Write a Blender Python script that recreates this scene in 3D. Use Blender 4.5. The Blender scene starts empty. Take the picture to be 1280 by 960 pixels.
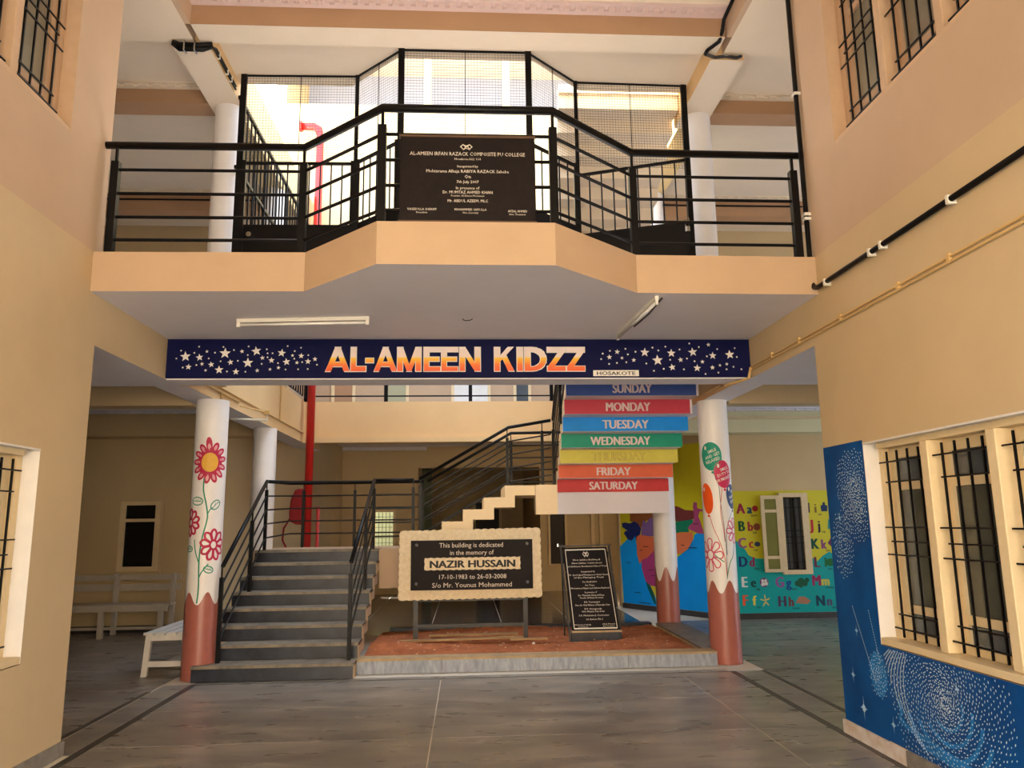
import bpy, math, random
from mathutils import Vector, geometry
random.seed(7)
PI = math.pi
scene = bpy.context.scene
COL = scene.collection

# ---------------------------------------------------------------- camera
def camera():
    f, p, y, r = 960.83, math.radians(10.188), math.radians(3.467), math.radians(-0.762)
    fw = Vector((math.sin(y)*math.cos(p), math.cos(y)*math.cos(p), math.sin(p)))
    r0 = Vector((math.cos(y), -math.sin(y), 0)); u0 = r0.cross(fw)
    rt = math.cos(r)*r0 + math.sin(r)*u0; up = -math.sin(r)*r0 + math.cos(r)*u0
    cam = bpy.data.cameras.new('camera'); o = bpy.data.objects.new('camera', cam); COL.objects.link(o)
    from mathutils import Matrix
    m = Matrix((rt, up, -fw)).transposed().to_4x4(); m.translation = (0, 0, 1.6)
    o.matrix_world = m
    cam.sensor_fit = 'HORIZONTAL'; cam.sensor_width = 36; cam.lens = f*36/1280
    cam.clip_start = 0.05; cam.clip_end = 300
    scene.camera = o
camera()
# ---------------------------------------------------------------- sky and exposure
SKY = 4.8
world = bpy.data.worlds.new('world'); scene.world = world; world.use_nodes = True
bg = world.node_tree.nodes['Background']
bg.inputs[0].default_value = (0.80, 0.96, 1.20, 1); bg.inputs[1].default_value = SKY
scene.view_settings.view_transform = 'Standard'; scene.view_settings.look = 'None'
sun = bpy.data.lights.new('sun', 'SUN'); sun.energy = 26.0; sun.angle = math.radians(1.5); sun.color = (1.0, .95, .86)
so = bpy.data.objects.new('sun', sun); COL.objects.link(so)
so.rotation_euler = Vector((.18, -.70, -1.0)).to_track_quat('-Z', 'Y').to_euler()
scene.view_settings.exposure = 0.48; scene.view_settings.gamma = 1.0
scene.view_settings.use_curve_mapping = False

# ---------------------------------------------------------------- materials
def lin(c): 
    c /= 255.0
    return c/12.92 if c <= 0.04045 else ((c+0.055)/1.055)**2.4
def rgb(t): return (lin(t[0]), lin(t[1]), lin(t[2]), 1)
MATS = {}
def mat(name, col, rough=0.75, var=0.0, scale=3.0, metal=0.0, bump=0.0, bscale=60.0, stretch=None, col2=None, spec=None):
    if name in MATS: return MATS[name]
    m = bpy.data.materials.new(name); m.use_nodes = True; nt = m.node_tree; b = nt.nodes['Principled BSDF']
    b.inputs['Roughness'].default_value = rough; b.inputs['Metallic'].default_value = metal
    if spec is None and rough > .45: spec = .3
    if spec is not None: b.inputs['Specular IOR Level'].default_value = spec
    c = rgb(col); b.inputs['Base Color'].default_value = c
    tc = None
    if var > 0 or col2:
        tc = nt.nodes.new('ShaderNodeTexCoord'); mp = nt.nodes.new('ShaderNodeMapping')
        if stretch: mp.inputs['Scale'].default_value = stretch
        n = nt.nodes.new('ShaderNodeTexNoise'); n.inputs['Scale'].default_value = scale; n.inputs['Detail'].default_value = 8
        n.inputs['Roughness'].default_value = 0.65
        nt.links.new(tc.outputs['Object'], mp.inputs[0]); nt.links.new(mp.outputs[0], n.inputs['Vector'])
        r = nt.nodes.new('ShaderNodeValToRGB')
        c2 = rgb(col2) if col2 else tuple(x*(1-var) for x in c[:3])+(1,)
        c1 = c if col2 else tuple(min(1, x*(1+var*0.5)) for x in c[:3])+(1,)
        r.color_ramp.elements[0].position = 0.33; r.color_ramp.elements[0].color = c2
        r.color_ramp.elements[1].position = 0.67; r.color_ramp.elements[1].color = c1
        nt.links.new(n.outputs['Fac'], r.inputs[0]); nt.links.new(r.outputs[0], b.inputs['Base Color'])
    if bump > 0:
        tc = tc or nt.nodes.new('ShaderNodeTexCoord')
        n2 = nt.nodes.new('ShaderNodeTexNoise'); n2.inputs['Scale'].default_value = bscale; n2.inputs['Detail'].default_value = 4
        bp = nt.nodes.new('ShaderNodeBump'); bp.inputs['Strength'].default_value = bump; bp.inputs['Distance'].default_value = 0.01
        nt.links.new(tc.outputs['Object'], n2.inputs['Vector']); nt.links.new(n2.outputs['Fac'], bp.inputs['Height'])
        nt.links.new(bp.outputs[0], b.inputs['Normal'])
    MATS[name] = m
    return m
PEACH = mat('peach_wall_paint', (206, 180, 140), .6, .06, 1.2, bump=.08, bscale=9)
UPEACH = mat('upper_wall_paint', (200, 170, 140), .6, .06, 1.2, bump=.08, bscale=9)
FASCIA = mat('fascia_paint', (192, 162, 130), .6, .07, 1.5)
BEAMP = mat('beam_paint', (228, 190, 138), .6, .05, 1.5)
DEEP = mat('wing_wall_paint', (206, 180, 136), .6, .06, 1.0)
RBAND = mat('daylit_band_paint', (222, 214, 172), .6, .04, 1.0)  # wing paint made paler, daylight on the right band put into the colour
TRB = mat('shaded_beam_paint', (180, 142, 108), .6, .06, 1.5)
CEIL = mat('ceiling_paint', (232, 226, 228), .7, .04, 1.5)
CEILU = mat('upper_ceiling_paint', (234, 218, 194), .7, .04, 1.5)
WHITE = mat('white_paint', (226, 220, 212), .5, .05, 6)
COLW = mat('column_white_paint', (240, 234, 230), .4, .04, 4)
COLR = mat('column_brick_red_paint', (168, 98, 84), .32, .10, 9)
BRIGHT = mat('courtyard_wall_paint', (208, 182, 134), .7, .04, 1.0)
BLACK = mat('black_enamel', (12, 10, 10), .4, spec=.2)
DKMET = mat('dark_frame_metal', (46, 44, 44), .45)
CREAM = mat('cream_window_paint', (226, 202, 158), .5, .06, 12)
PALEF = mat('upper_window_paint', (206, 172, 138), .5, .06, 12)
GRAN = mat('dark_granite', (52, 57, 68), .34, scale=5, col2=(28, 31, 40), bump=.03)
TREAD = mat('dusty_granite_tread', (150, 136, 116), .5, scale=7, col2=(104, 96, 86))
CURB = mat('grey_granite', (168, 172, 182), .45, scale=24, col2=(124, 130, 142), stretch=(1, 1, .25))
CURBT = mat('sandstone_top', (190, 160, 118), .6, scale=9, col2=(160, 134, 100))
SOIL = mat('red_soil', (190, 112, 68), .95, scale=4, col2=(146, 80, 46), bump=.8, bscale=40)
BLUE = mat('mural_blue_paint', (16, 88, 156), .6, scale=1.6, col2=(12, 62, 124), spec=.15)
REDP = mat('red_pipe_enamel', (196, 36, 30), .3)
REDC = mat('red_cover_cloth', (150, 34, 34), .7, .15, 8)
STONE = mat('black_plaque_stone', (34, 28, 27), .5, .15, 20, spec=.1)
ENGR = mat('engraved_letter_paint', (226, 214, 196), .6)
BOARD = mat('rock_edged_stone', (240, 222, 188), .7, scale=25, col2=(222, 200, 162), bump=.3, bscale=70)
WOOD = mat('weathered_batten', (196, 160, 112), .8, scale=14, col2=(150, 116, 80), stretch=(.2, 1, 1))
BENCHW = mat('white_bench_paint', (216, 208, 198), .5, .08, 10)
BENCHG = mat('greyed_bench_paint', (196, 184, 168), .5, .08, 10)
PVC = mat('white_conduit', (226, 220, 206), .45)
YCON = mat('painted_conduit', (214, 176, 116), .5)
STEEL = mat('bright_steel', (190, 188, 184), .25, metal=1.0)
SKIRT = mat('grey_skirting', (150, 142, 130), .5, scale=12, col2=(118, 110, 102))
SKIRTW = mat('limewashed_skirting', (240, 234, 230), .6, scale=6, col2=(206, 180, 154))
SKIRTD = mat('dark_skirting', (62, 56, 52), .4, .2, 9)
PAVE = mat('outdoor_paving', (200, 192, 180), .9, .1, 1.0)
DARKW = mat('dark_wood_door', (46, 38, 34), .5, .1, 5)

def glass_mat():
    m = mat('dim_window_glass', (92, 94, 82), .12, scale=1.2, col2=(62, 64, 56)); return m
GLASS = glass_mat()
GLASSU = mat('upper_window_glass', (150, 142, 120), .15, scale=1.0, col2=(112, 104, 88))
GLASSB = mat('blue_grey_glass', (96, 104, 108), .12, scale=1.2, col2=(66, 72, 76))
GLASSD = mat('black_glass', (22, 22, 22), .12)

def floor_mat():
    m = bpy.data.materials.new('grey_floor_stone'); m.use_nodes = True; nt = m.node_tree; b = nt.nodes['Principled BSDF']
    tc = nt.nodes.new('ShaderNodeNewGeometry'); mp = nt.nodes.new('ShaderNodeMapping'); mp.inputs['Scale'].default_value = (.55, 1.7, 1)
    mp.inputs['Rotation'].default_value = (0, 0, .12)
    n = nt.nodes.new('ShaderNodeTexNoise'); n.inputs['Scale'].default_value = 2.2; n.inputs['Detail'].default_value = 5
    n.inputs['Roughness'].default_value = .5; n.inputs['Distortion'].default_value = .5
    r = nt.nodes.new('ShaderNodeValToRGB'); e = r.color_ramp.elements
    e[0].position = .25; e[0].color = rgb((106, 99, 92)); e[1].position = .72; e[1].color = rgb((162, 151, 136))
    k = e.new(.5); k.color = rgb((128, 120, 110))
    nt.links.new(tc.outputs['Position'], mp.inputs[0]); nt.links.new(mp.outputs[0], n.inputs['Vector'])
    nt.links.new(n.outputs['Fac'], r.inputs[0]); nt.links.new(r.outputs[0], b.inputs['Base Color'])
    n2 = nt.nodes.new('ShaderNodeTexNoise'); n2.inputs['Scale'].default_value = 5; n2.inputs['Detail'].default_value = 8
    nt.links.new(mp.outputs[0], n2.inputs['Vector'])
    mr = nt.nodes.new('ShaderNodeMapRange'); mr.inputs['To Min'].default_value = .2; mr.inputs['To Max'].default_value = .4
    nt.links.new(n2.outputs['Fac'], mr.inputs['Value']); nt.links.new(mr.outputs[0], b.inputs['Roughness'])
    return m
FLOORM = floor_mat()
STRIP = mat('dark_border_stone', (66, 58, 52), .45, .15, 6)
JOINT = mat('pale_joint', (214, 200, 178), .8)

# ---------------------------------------------------------------- mesh helpers
WP = {}                                     # world position of each parent's origin
def props(o, label=None, cat=None, group=None, kind=None):
    if label: o['label'] = label
    if cat: o['category'] = cat
    if group: o['group'] = group
    if kind: o['kind'] = kind
    return o
def thing(name, label, cat, loc=(0, 0, 0), group=None, kind=None):
    o = bpy.data.objects.new(name, None); COL.objects.link(o); o.location = loc; o.empty_display_size = .1
    WP[o] = Vector(loc)
    return props(o, label, cat, group, kind)
class MB:
    def __init__(s): s.v = []; s.f = []; s.m = []
    def add(s, vs, fs, mi=0):
        k = len(s.v); s.v += [tuple(q) for q in vs]
        for f in fs: s.f.append(tuple(i+k for i in f)); s.m.append(mi)
        return s
    def box(s, x0, x1, y0, y1, z0, z1, mi=0):
        x0, x1 = min(x0, x1), max(x0, x1); y0, y1 = min(y0, y1), max(y0, y1); z0, z1 = min(z0, z1), max(z0, z1)
        if min(x1-x0, y1-y0, z1-z0) < .08:   # thin members crossing in one mesh never share a face plane
            e = (len(s.f)//6 % 12)*1e-4
            if min(x1-x0, y1-y0, z1-z0) > 4*e: x0 += e; x1 -= e; y0 += e; y1 -= e; z0 += e; z1 -= e
        return s.add([(x0,y0,z0),(x1,y0,z0),(x1,y1,z0),(x0,y1,z0),(x0,y0,z1),(x1,y0,z1),(x1,y1,z1),(x0,y1,z1)],
              [(0,3,2,1),(4,5,6,7),(0,1,5,4),(1,2,6,5),(2,3,7,6),(3,0,4,7)], mi)
    def hexa(s, a, mi=0):                   # eight corners, bottom four then top four
        return s.add(a, [(0,3,2,1),(4,5,6,7),(0,1,5,4),(1,2,6,5),(2,3,7,6),(3,0,4,7)], mi)
    def prism(s, poly, axis, a, b, mi=0, side=None):
        side = mi if side is None else side
        def P(u, w, t): return {'X': (t, u, w), 'Y': (u, t, w), 'Z': (u, w, t)}[axis]
        n = len(poly)
        s.add([P(u, w, a) for u, w in poly]+[P(u, w, b) for u, w in poly], [tuple(range(n))[::-1], tuple(range(n, 2*n))], mi)
        k = len(s.v)-2*n
        for i in range(n):
            j = (i+1) % n; s.f.append((k+i, k+j, k+n+j, k+n+i)); s.m.append(side)
        return s
    def tube(s, pts, r, n=8, mi=0, caps=True):
        pts = [Vector(p) for p in pts]; rr = r if isinstance(r, (list, tuple)) else [r]*len(pts)
        rings = []; prev = None
        for i, p in enumerate(pts):
            d = (pts[min(i+1, len(pts)-1)]-pts[max(i-1, 0)]).normalized()
            if prev is None:
                a = Vector((0, 0, 1)) if abs(d.z) < .9 else Vector((1, 0, 0))
                u = d.cross(a).normalized()
            else: u = (prev-d*prev.dot(d)).normalized()
            prev = u; w = d.cross(u)
            k = 1.0
            if 0 < i < len(pts)-1:
                c = (pts[i]-pts[i-1]).normalized().dot((pts[i+1]-pts[i]).normalized()); k = 1/max(.5, math.sqrt((1+c)/2))
            rings.append([p+(u*math.cos(2*PI*(j+.5)/n)+w*math.sin(2*PI*(j+.5)/n))*rr[i]*k for j in range(n)])
        k0 = len(s.v)
        for q in rings: s.v += [tuple(x) for x in q]
        for i in range(len(pts)-1):
            for j in range(n):
                a = k0+i*n+j; b = k0+i*n+(j+1) % n; s.f.append((a, b, b+n, a+n)); s.m.append(mi)
        if caps:
            s.f.append(tuple(k0+j for j in range(n))[::-1]); s.m.append(mi)
            s.f.append(tuple(k0+(len(pts)-1)*n+j for j in range(n))); s.m.append(mi)
        return s
    def build(s, name, m, parent=None, smooth=False, bevel=0, **kw):
        off = WP.get(parent, Vector((0, 0, 0)))
        me = bpy.data.meshes.new(name); me.from_pydata([(x-off.x, y-off.y, z-off.z) for x, y, z in s.v], [], s.f)
        for q in (m if isinstance(m, (list, tuple)) else [m]): me.materials.append(q)
        if isinstance(m, (list, tuple)): me.polygons.foreach_set('material_index', s.m)
        if smooth: me.polygons.foreach_set('use_smooth', [True]*len(me.polygons))
        me.update()
        o = bpy.data.objects.new(name, me); COL.objects.link(o)
        if parent is not None: o.parent = parent
        WP[o] = off
        if bevel:
            bv = o.modifiers.new('bevel', 'BEVEL'); bv.width = bevel; bv.segments = 2; bv.limit_method = 'ANGLE'
        return props(o, **kw)
def B(*a, **k): return MB().box(*a, **k)
def T(*a, **k): return MB().tube(*a, **k)
def S(mb, name, m, parent=None, **k):       # a piece of the setting
    if parent is None: k['kind'] = 'structure'
    return mb.build(name, m, parent, **k)
def place(src, parent, d):                  # copy of a part moved by d, sharing its mesh
    o = src.copy(); COL.objects.link(o); o.parent = parent; o.location = src.location+Vector(d); WP[o] = WP.get(parent, Vector())
    return o

TC = {}
def text_geo(s, size, bold=0.0, res=2, space=1.0):
    key = (s, bold, res, space)
    if key not in TC:
        cu = bpy.data.curves.new('txt', 'FONT'); cu.body = s; cu.size = 1; cu.align_x = 'CENTER'; cu.resolution_u = res
        cu.offset = bold; cu.space_character = space
        ob = bpy.data.objects.new('txt', cu); me = ob.to_mesh()
        TC[key] = ([tuple(v.co)[:2] for v in me.vertices], [tuple(p.vertices) for p in me.polygons])
        ob.to_mesh_clear(); bpy.data.objects.remove(ob); bpy.data.curves.remove(cu)
    v, f = TC[key]
    return [(x*size, y*size) for x, y in v], f
class Dec(MB):                              # paint laid on a surface through the mapping fn(u, w, height)
    def __init__(s, fn): super().__init__(); s.fn = fn; s.k = 0
    def up(s): s.k += 1; return (s.k % 40)*2e-5      # coats of paint never share a plane
    def polar(s, cu, cw, rf, h=.002, nr=3, nt=24, mi=0, sx=1, sy=1, rot=0):
        h += s.up()
        vs = [s.fn(cu, cw, h)]; fs = []
        for i in range(1, nr+1):
            for j in range(nt):
                t = 2*PI*j/nt; R = (rf(t) if callable(rf) else rf)*i/nr
                x = R*math.cos(t)*sx; y = R*math.sin(t)*sy
                vs.append(s.fn(cu+x*math.cos(rot)-y*math.sin(rot), cw+x*math.sin(rot)+y*math.cos(rot), h))
        for j in range(nt):
            k = (j+1) % nt; fs.append((0, 1+j, 1+k))
            for i in range(nr-1):
                a = 1+i*nt; fs.append((a+j, a+nt+j, a+nt+k, a+k))
        return s.add(vs, fs, mi)
    def ribbon(s, pts, w, h=.002, mi=0, sub=4):
        h += s.up()
        P = []
        for i in range(len(pts)-1):
            p0 = pts[max(i-1, 0)]; p1 = pts[i]; p2 = pts[i+1]; p3 = pts[min(i+2, len(pts)-1)]
            for k in range(sub):
                t = k/sub
                P.append(tuple(.5*((2*p1[c])+(-p0[c]+p2[c])*t+(2*p0[c]-5*p1[c]+4*p2[c]-p3[c])*t*t+(-p0[c]+3*p1[c]-3*p2[c]+p3[c])*t**3) for c in (0, 1)))
        P.append(tuple(pts[-1])); vs = []
        for i, p in enumerate(P):
            a = P[max(i-1, 0)]; b = P[min(i+1, len(P)-1)]; dx, dy = b[0]-a[0], b[1]-a[1]; L = math.hypot(dx, dy) or 1
            nx, ny = -dy/L*w/2, dx/L*w/2
            vs += [s.fn(p[0]+nx, p[1]+ny, h), s.fn(p[0]-nx, p[1]-ny, h)]
        return s.add(vs, [(2*i, 2*i+1, 2*i+3, 2*i+2) for i in range(len(P)-1)], mi)
    def poly(s, pts, h=.002, mi=0):
        h += s.up()
        tris = geometry.tessellate_polygon([[Vector((a, b, 0)) for a, b in pts]])
        return s.add([s.fn(a, b, h) for a, b in pts], [tuple(t) for t in tris], mi)
    def rect(s, u0, u1, w0, w1, h=.002, mi=0): return s.poly([(u0, w0), (u1, w0), (u1, w1), (u0, w1)], h, mi)
    def text(s, t, u, w, size, h=.003, mi=0, bold=0.0, res=2, space=1.0, sx=1.0, rot=0.0, width=None):
        h += s.up()
        v, f = text_geo(t, size, bold, res, space)
        if not v: return s
        if width:
            ww = max(x for x, y in v)-min(x for x, y in v); sx = width/ww
            c = (max(x for x, y in v)+min(x for x, y in v))/2
            v = [(x-c, y) for x, y in v]
        cr, sr = math.cos(rot), math.sin(rot)
        return s.add([s.fn(u+x*sx*cr-y*sr, w+x*sx*sr+y*cr, h) for x, y in v], f, mi)
def front(y): return lambda u, w, h: (u, y-h, w)            # paint on a face looking back to the camera

# ---------------------------------------------------------------- levels
XL, XR, YE, H = -2.9, 2.875, 6.04, 3.72
Z1, ZC1, ZB1 = 3.72, 3.40, 3.00             # first floor level, its ceiling underside, beam underside
ZC2, ZB2, Z2 = 6.95, 6.72, 7.44
YB, YW0, YW1 = 13.5, 12.7, 13.5

# ---------------------------------------------------------------- ground and floor
S(B(-30, 30, -40, -1.0, -.25, -.03), 'forecourt', PAVE)
S(B(-16, 16, -15, -14, -.03, 8.5), 'bounce_wall_opposite', mat('bounce_wall_paint', (226, 206, 176), .8))  # unseen block, added to bounce sunlight into the hall
fl = S(B(-9.2, 9.2, -1.0, 24.2, -.25, -.004), 'floor', JOINT)
def tiles():
    ys = [-1.0, .7, 1.8, 2.9, 4.0, 5.1, 6.22, 7.34, 8.46]
    xs = [-2.77, -.27, 2.25, 2.81]
    g = .005; cache = {}
    RF = mat('shaded_polished_floor', (84, 76, 68), .14, scale=3, col2=(60, 54, 48))  # polished stone, with the shade behind the stair put into its colour
    def tile(x0, x1, y0, y1, m=FLOORM):
        k = (round(x1-x0, 3), round(y1-y0, 3), m.name); cx, cy = (x0+x1)/2, (y0+y1)/2
        if k not in cache:
            me = B(-(x1-x0)/2+g, (x1-x0)/2-g, -(y1-y0)/2+g, (y1-y0)/2-g, -.02, 0).build('floor_tile', m, fl); cache[k] = me; o = me
        else:
            o = cache[k].copy(); COL.objects.link(o)
        o.location = (cx, cy, 0)
    for i in range(len(ys)-1):
        for j in range(len(xs)-1): tile(xs[j], xs[j+1], ys[i], ys[i+1])
    for a in range(5):                      # wings and the ground behind the stair
        for b in range(6):
            y0 = 6.1+b*1.1
            tile(-3.12-(a+1)*1.2, -3.12-a*1.2, y0, y0+1.1); tile(3.2+a*1.2, 3.2+(a+1)*1.2, y0, y0+1.1)
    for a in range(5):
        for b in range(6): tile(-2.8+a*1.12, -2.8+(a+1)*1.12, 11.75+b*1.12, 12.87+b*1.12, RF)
    for x0, x1, y0, y1 in ((-9.12, -9.1, 6, 7), (-3.1, -2.83, 6.05, 8.5), (2.87, 3.14, 6.05, 8.5), (-2.8, 2.8, 8.50, 8.62)):
        tile(x0, x1, y0, y1)
tiles()
for x0, x1, y0, y1 in ((-2.83, -2.77, -1, 8.5), (-3.16, -3.11, 6.05, 8.2), (2.81, 2.87, -1, 8.5), (3.15, 3.2, 6.05, 8.5), (3.2, 3.6, 8.5, 8.55), (-2.77, 2.81, 8.46, 8.485)):
    B(x0, x1, y0, y1, -.02, .0005).build('border_strip', STRIP, fl)

# ---------------------------------------------------------------- hall side walls with window openings
YWA, YWB = 5.42, 3.28                        # far and near jamb of the three light windows
def side_wall(name, x0, x1, sg):
    w = MB()
    for z0, z1, mi in ((0, .73, 0), (2.135, H+.0, 0)): w.box(x0, x1, -1.0, YE, z0, z1, 0)
    w.box(x0, x1, YWA, YE, .73, 2.135); w.box(x0, x1, -1.0, YWB, .73, 2.135)
    w.box(x0, x1, -1.0, YE, H, H+.74, 1); w.box(x0, x1, -1.0, YE, H+2.135, 7.0, 1)
    w.box(x0, x1, YWA, YE, H+.74, H+2.135, 1); w.box(x0, x1, -1.0, YWB, H+.74, H+2.135, 1)
    return S(w, name, [PEACH, UPEACH])
WLm = side_wall('wall_left', -3.15, XL, -1)
WRm = side_wall('wall_right', XR, 3.13, 1)
# rooms behind the windows are closed off dark boxes
S(B(-3.15, 3.13, -1.2, -1.0, 4.3, 7.45), 'light_block_entrance', PEACH)  # added out of view to keep sky light off the upper hall
S(MB().box(-4.6, -3.15, -1, -.9, 0, 7).box(-4.7, -4.6, -1, YE-.24, 0, 7), 'wall_left_room', DEEP)
S(MB().box(3.13, 4.6, -1, -.9, 0, 7).box(4.6, 4.7, -1, YE-.24, 0, 7), 'wall_right_room', DEEP)
S(B(-4.7, -3.15, -1, YE-.24, H-.3, H), 'ceiling_left_room', CEIL); S(B(3.13, 4.7, -1, YE-.24, H-.3, H), 'ceiling_right_room', CEIL)
# walls closing the wings towards the street
for z0, z1 in ((0, ZB1), (Z1, ZB2)):
    S(B(-9.2, -3.15, YE-.24, YE, z0, z1), 'wall_left_wing_front', DEEP); S(B(3.13, 9.2, YE-.24, YE, z0, z1), 'wall_right_wing_front', DEEP)
S(B(-9.4, -9.2, YE-.24, 14, 0, 7.4), 'wall_left_wing_end', DEEP)
S(MB().box(9.2, 9.4, YE-.24, 7.4, 0, 7.4).box(9.2, 9.4, 12.2, 14, 0, 7.4).box(9.2, 9.4, 8.6, 12.2, 0, 1.2).box(9.2, 9.4, 7.4, 12.2, 2.2, 4.9).box(9.2, 9.4, 7.4, 12.2, 6.0, 7.4), 'wall_right_wing_end', DEEP)
# wing rear walls: ground floor and first floor
S(B(-9.2, -4.12, YW0, YW0+.2, 0, ZC1), 'wall_left_wing_back', DEEP)
S(B(4.12, 9.2, YW0, YW0+.2, 0, ZC1), 'wall_right_wing_back', DEEP)
S(B(-9.2, -3.15, YW1, YW1+.2, Z1, ZC2), 'wall_left_upper_back', DEEP)
S(B(3.13, 9.2, YW1, YW1+.2, Z1, ZC2), 'wall_right_upper_back', DEEP)
def angled(sg, name):
    a = Vector((sg*2.93, 14.75)); b = Vector((sg*4.12, 12.7)); d = (b-a).normalized(); n = Vector((-d.y, d.x))
    if n.y < 0: n = -n
    n *= .2
    S(MB().prism([(a.x, a.y), (b.x, b.y), (b.x+n.x, b.y+n.y), (a.x+n.x, a.y+n.y)], 'Z', 0, ZC1), name, DEEP)
angled(-1, 'wall_left_angled'); angled(1, 'wall_right_angled')
# rear of the ground floor
S(B(-3.2, -2.93, 14.9, 18.5, 0, ZC1), 'wall_left_rear', DEEP)
S(MB().box(2.93, 3.05, 14.9, 15.1, 0, ZC1).box(3.6, 3.8, 15.1, 18.5, 0, ZC1), 'wall_right_rear', DEEP)
rw = MB()
rw.box(-3.2, -2.16, 18.5, 18.7, 0, ZC1).box(-2.16, -1.7, 18.5, 18.7, 0, 1.02).box(-2.16, -1.7, 18.5, 18.7, 1.9, ZC1).box(-1.7, -1.15, 18.5, 18.7, 0, ZC1)
rw.box(-1.15, 1.95, 18.5, 18.7, 2.9, ZC1).box(1.75, 1.95, 18.5, 18.7, 0, 2.9)
rw.box(1.95, 2.35, 18.5, 18.7, 2.05, ZC1).box(1.95, 2.35, 18.5, 18.7, 0, .62).box(2.35, 3.8, 18.5, 18.7, 0, ZC1)
S(rw, 'wall_rear', DEEP)
S(MB().box(-1.35, -1.15, 18.7, 24, 0, ZC1).box(1.75, 1.95, 18.7, 24, 0, ZC1).box(-1.35, 1.95, 24, 24.2, 0, ZC1), 'wall_rear_passage', DEEP)
S(B(-1.35, 1.95, 18.7, 24.2, ZC1, ZC1+.1), 'ceiling_rear_passage', CEIL)
# upper rear: the corridor across the courtyard and the tall sunlit wall over it
S(MB().box(-3.5, 3.5, 15.9, 16.1, Z1, ZB2).box(-3.5, -3.3, YW1+.2, 15.9, Z1, ZB2).box(3.3, 3.5, YW1+.2, 15.9, Z1, ZB2), 'wall_rear_upper', FASCIA)
hi = MB().box(-3.6, 3.6, YB, YB+.2, ZB2, 9.4)
for sg in (-1, 1): hi.box(sg*2.82, sg*3.15, 9.2, YB, ZB2, Z2)
hi.box(-3.6, 3.6, 15.6, 15.8, 9.2, 9.4)
for sg in (-1, 1): hi.box(sg*3.4, sg*3.6, YB+.2, 15.6, 9.4, 11.3)
S(hi, 'wall_courtyard_high', BRIGHT)
S(B(-3.6, 3.6, 15.6, 15.8, 9.4, 11.3), 'wall_third_level', mat('blue_grey_paint', (150, 152, 160), .8))
S(B(-3.6, 3.6, YB+.2, 15.6, 9.2, 9.4), 'floor_third_level', CEILU)
S(B(-3.8, 3.8, 13.2, 16, 11.3, 11.5), 'roof_rear', CEILU)
for x in (-.72, .78): S(B(x-.07, x+.07, YB+.02, YB+.16, 9.4, 11.3), 'trim_post', BEAMP)
S(B(-3.3, 3.3, 13.7, 16.1, ZB2, ZB2+.2), 'ceiling_rear_upper', CEILU)

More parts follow.
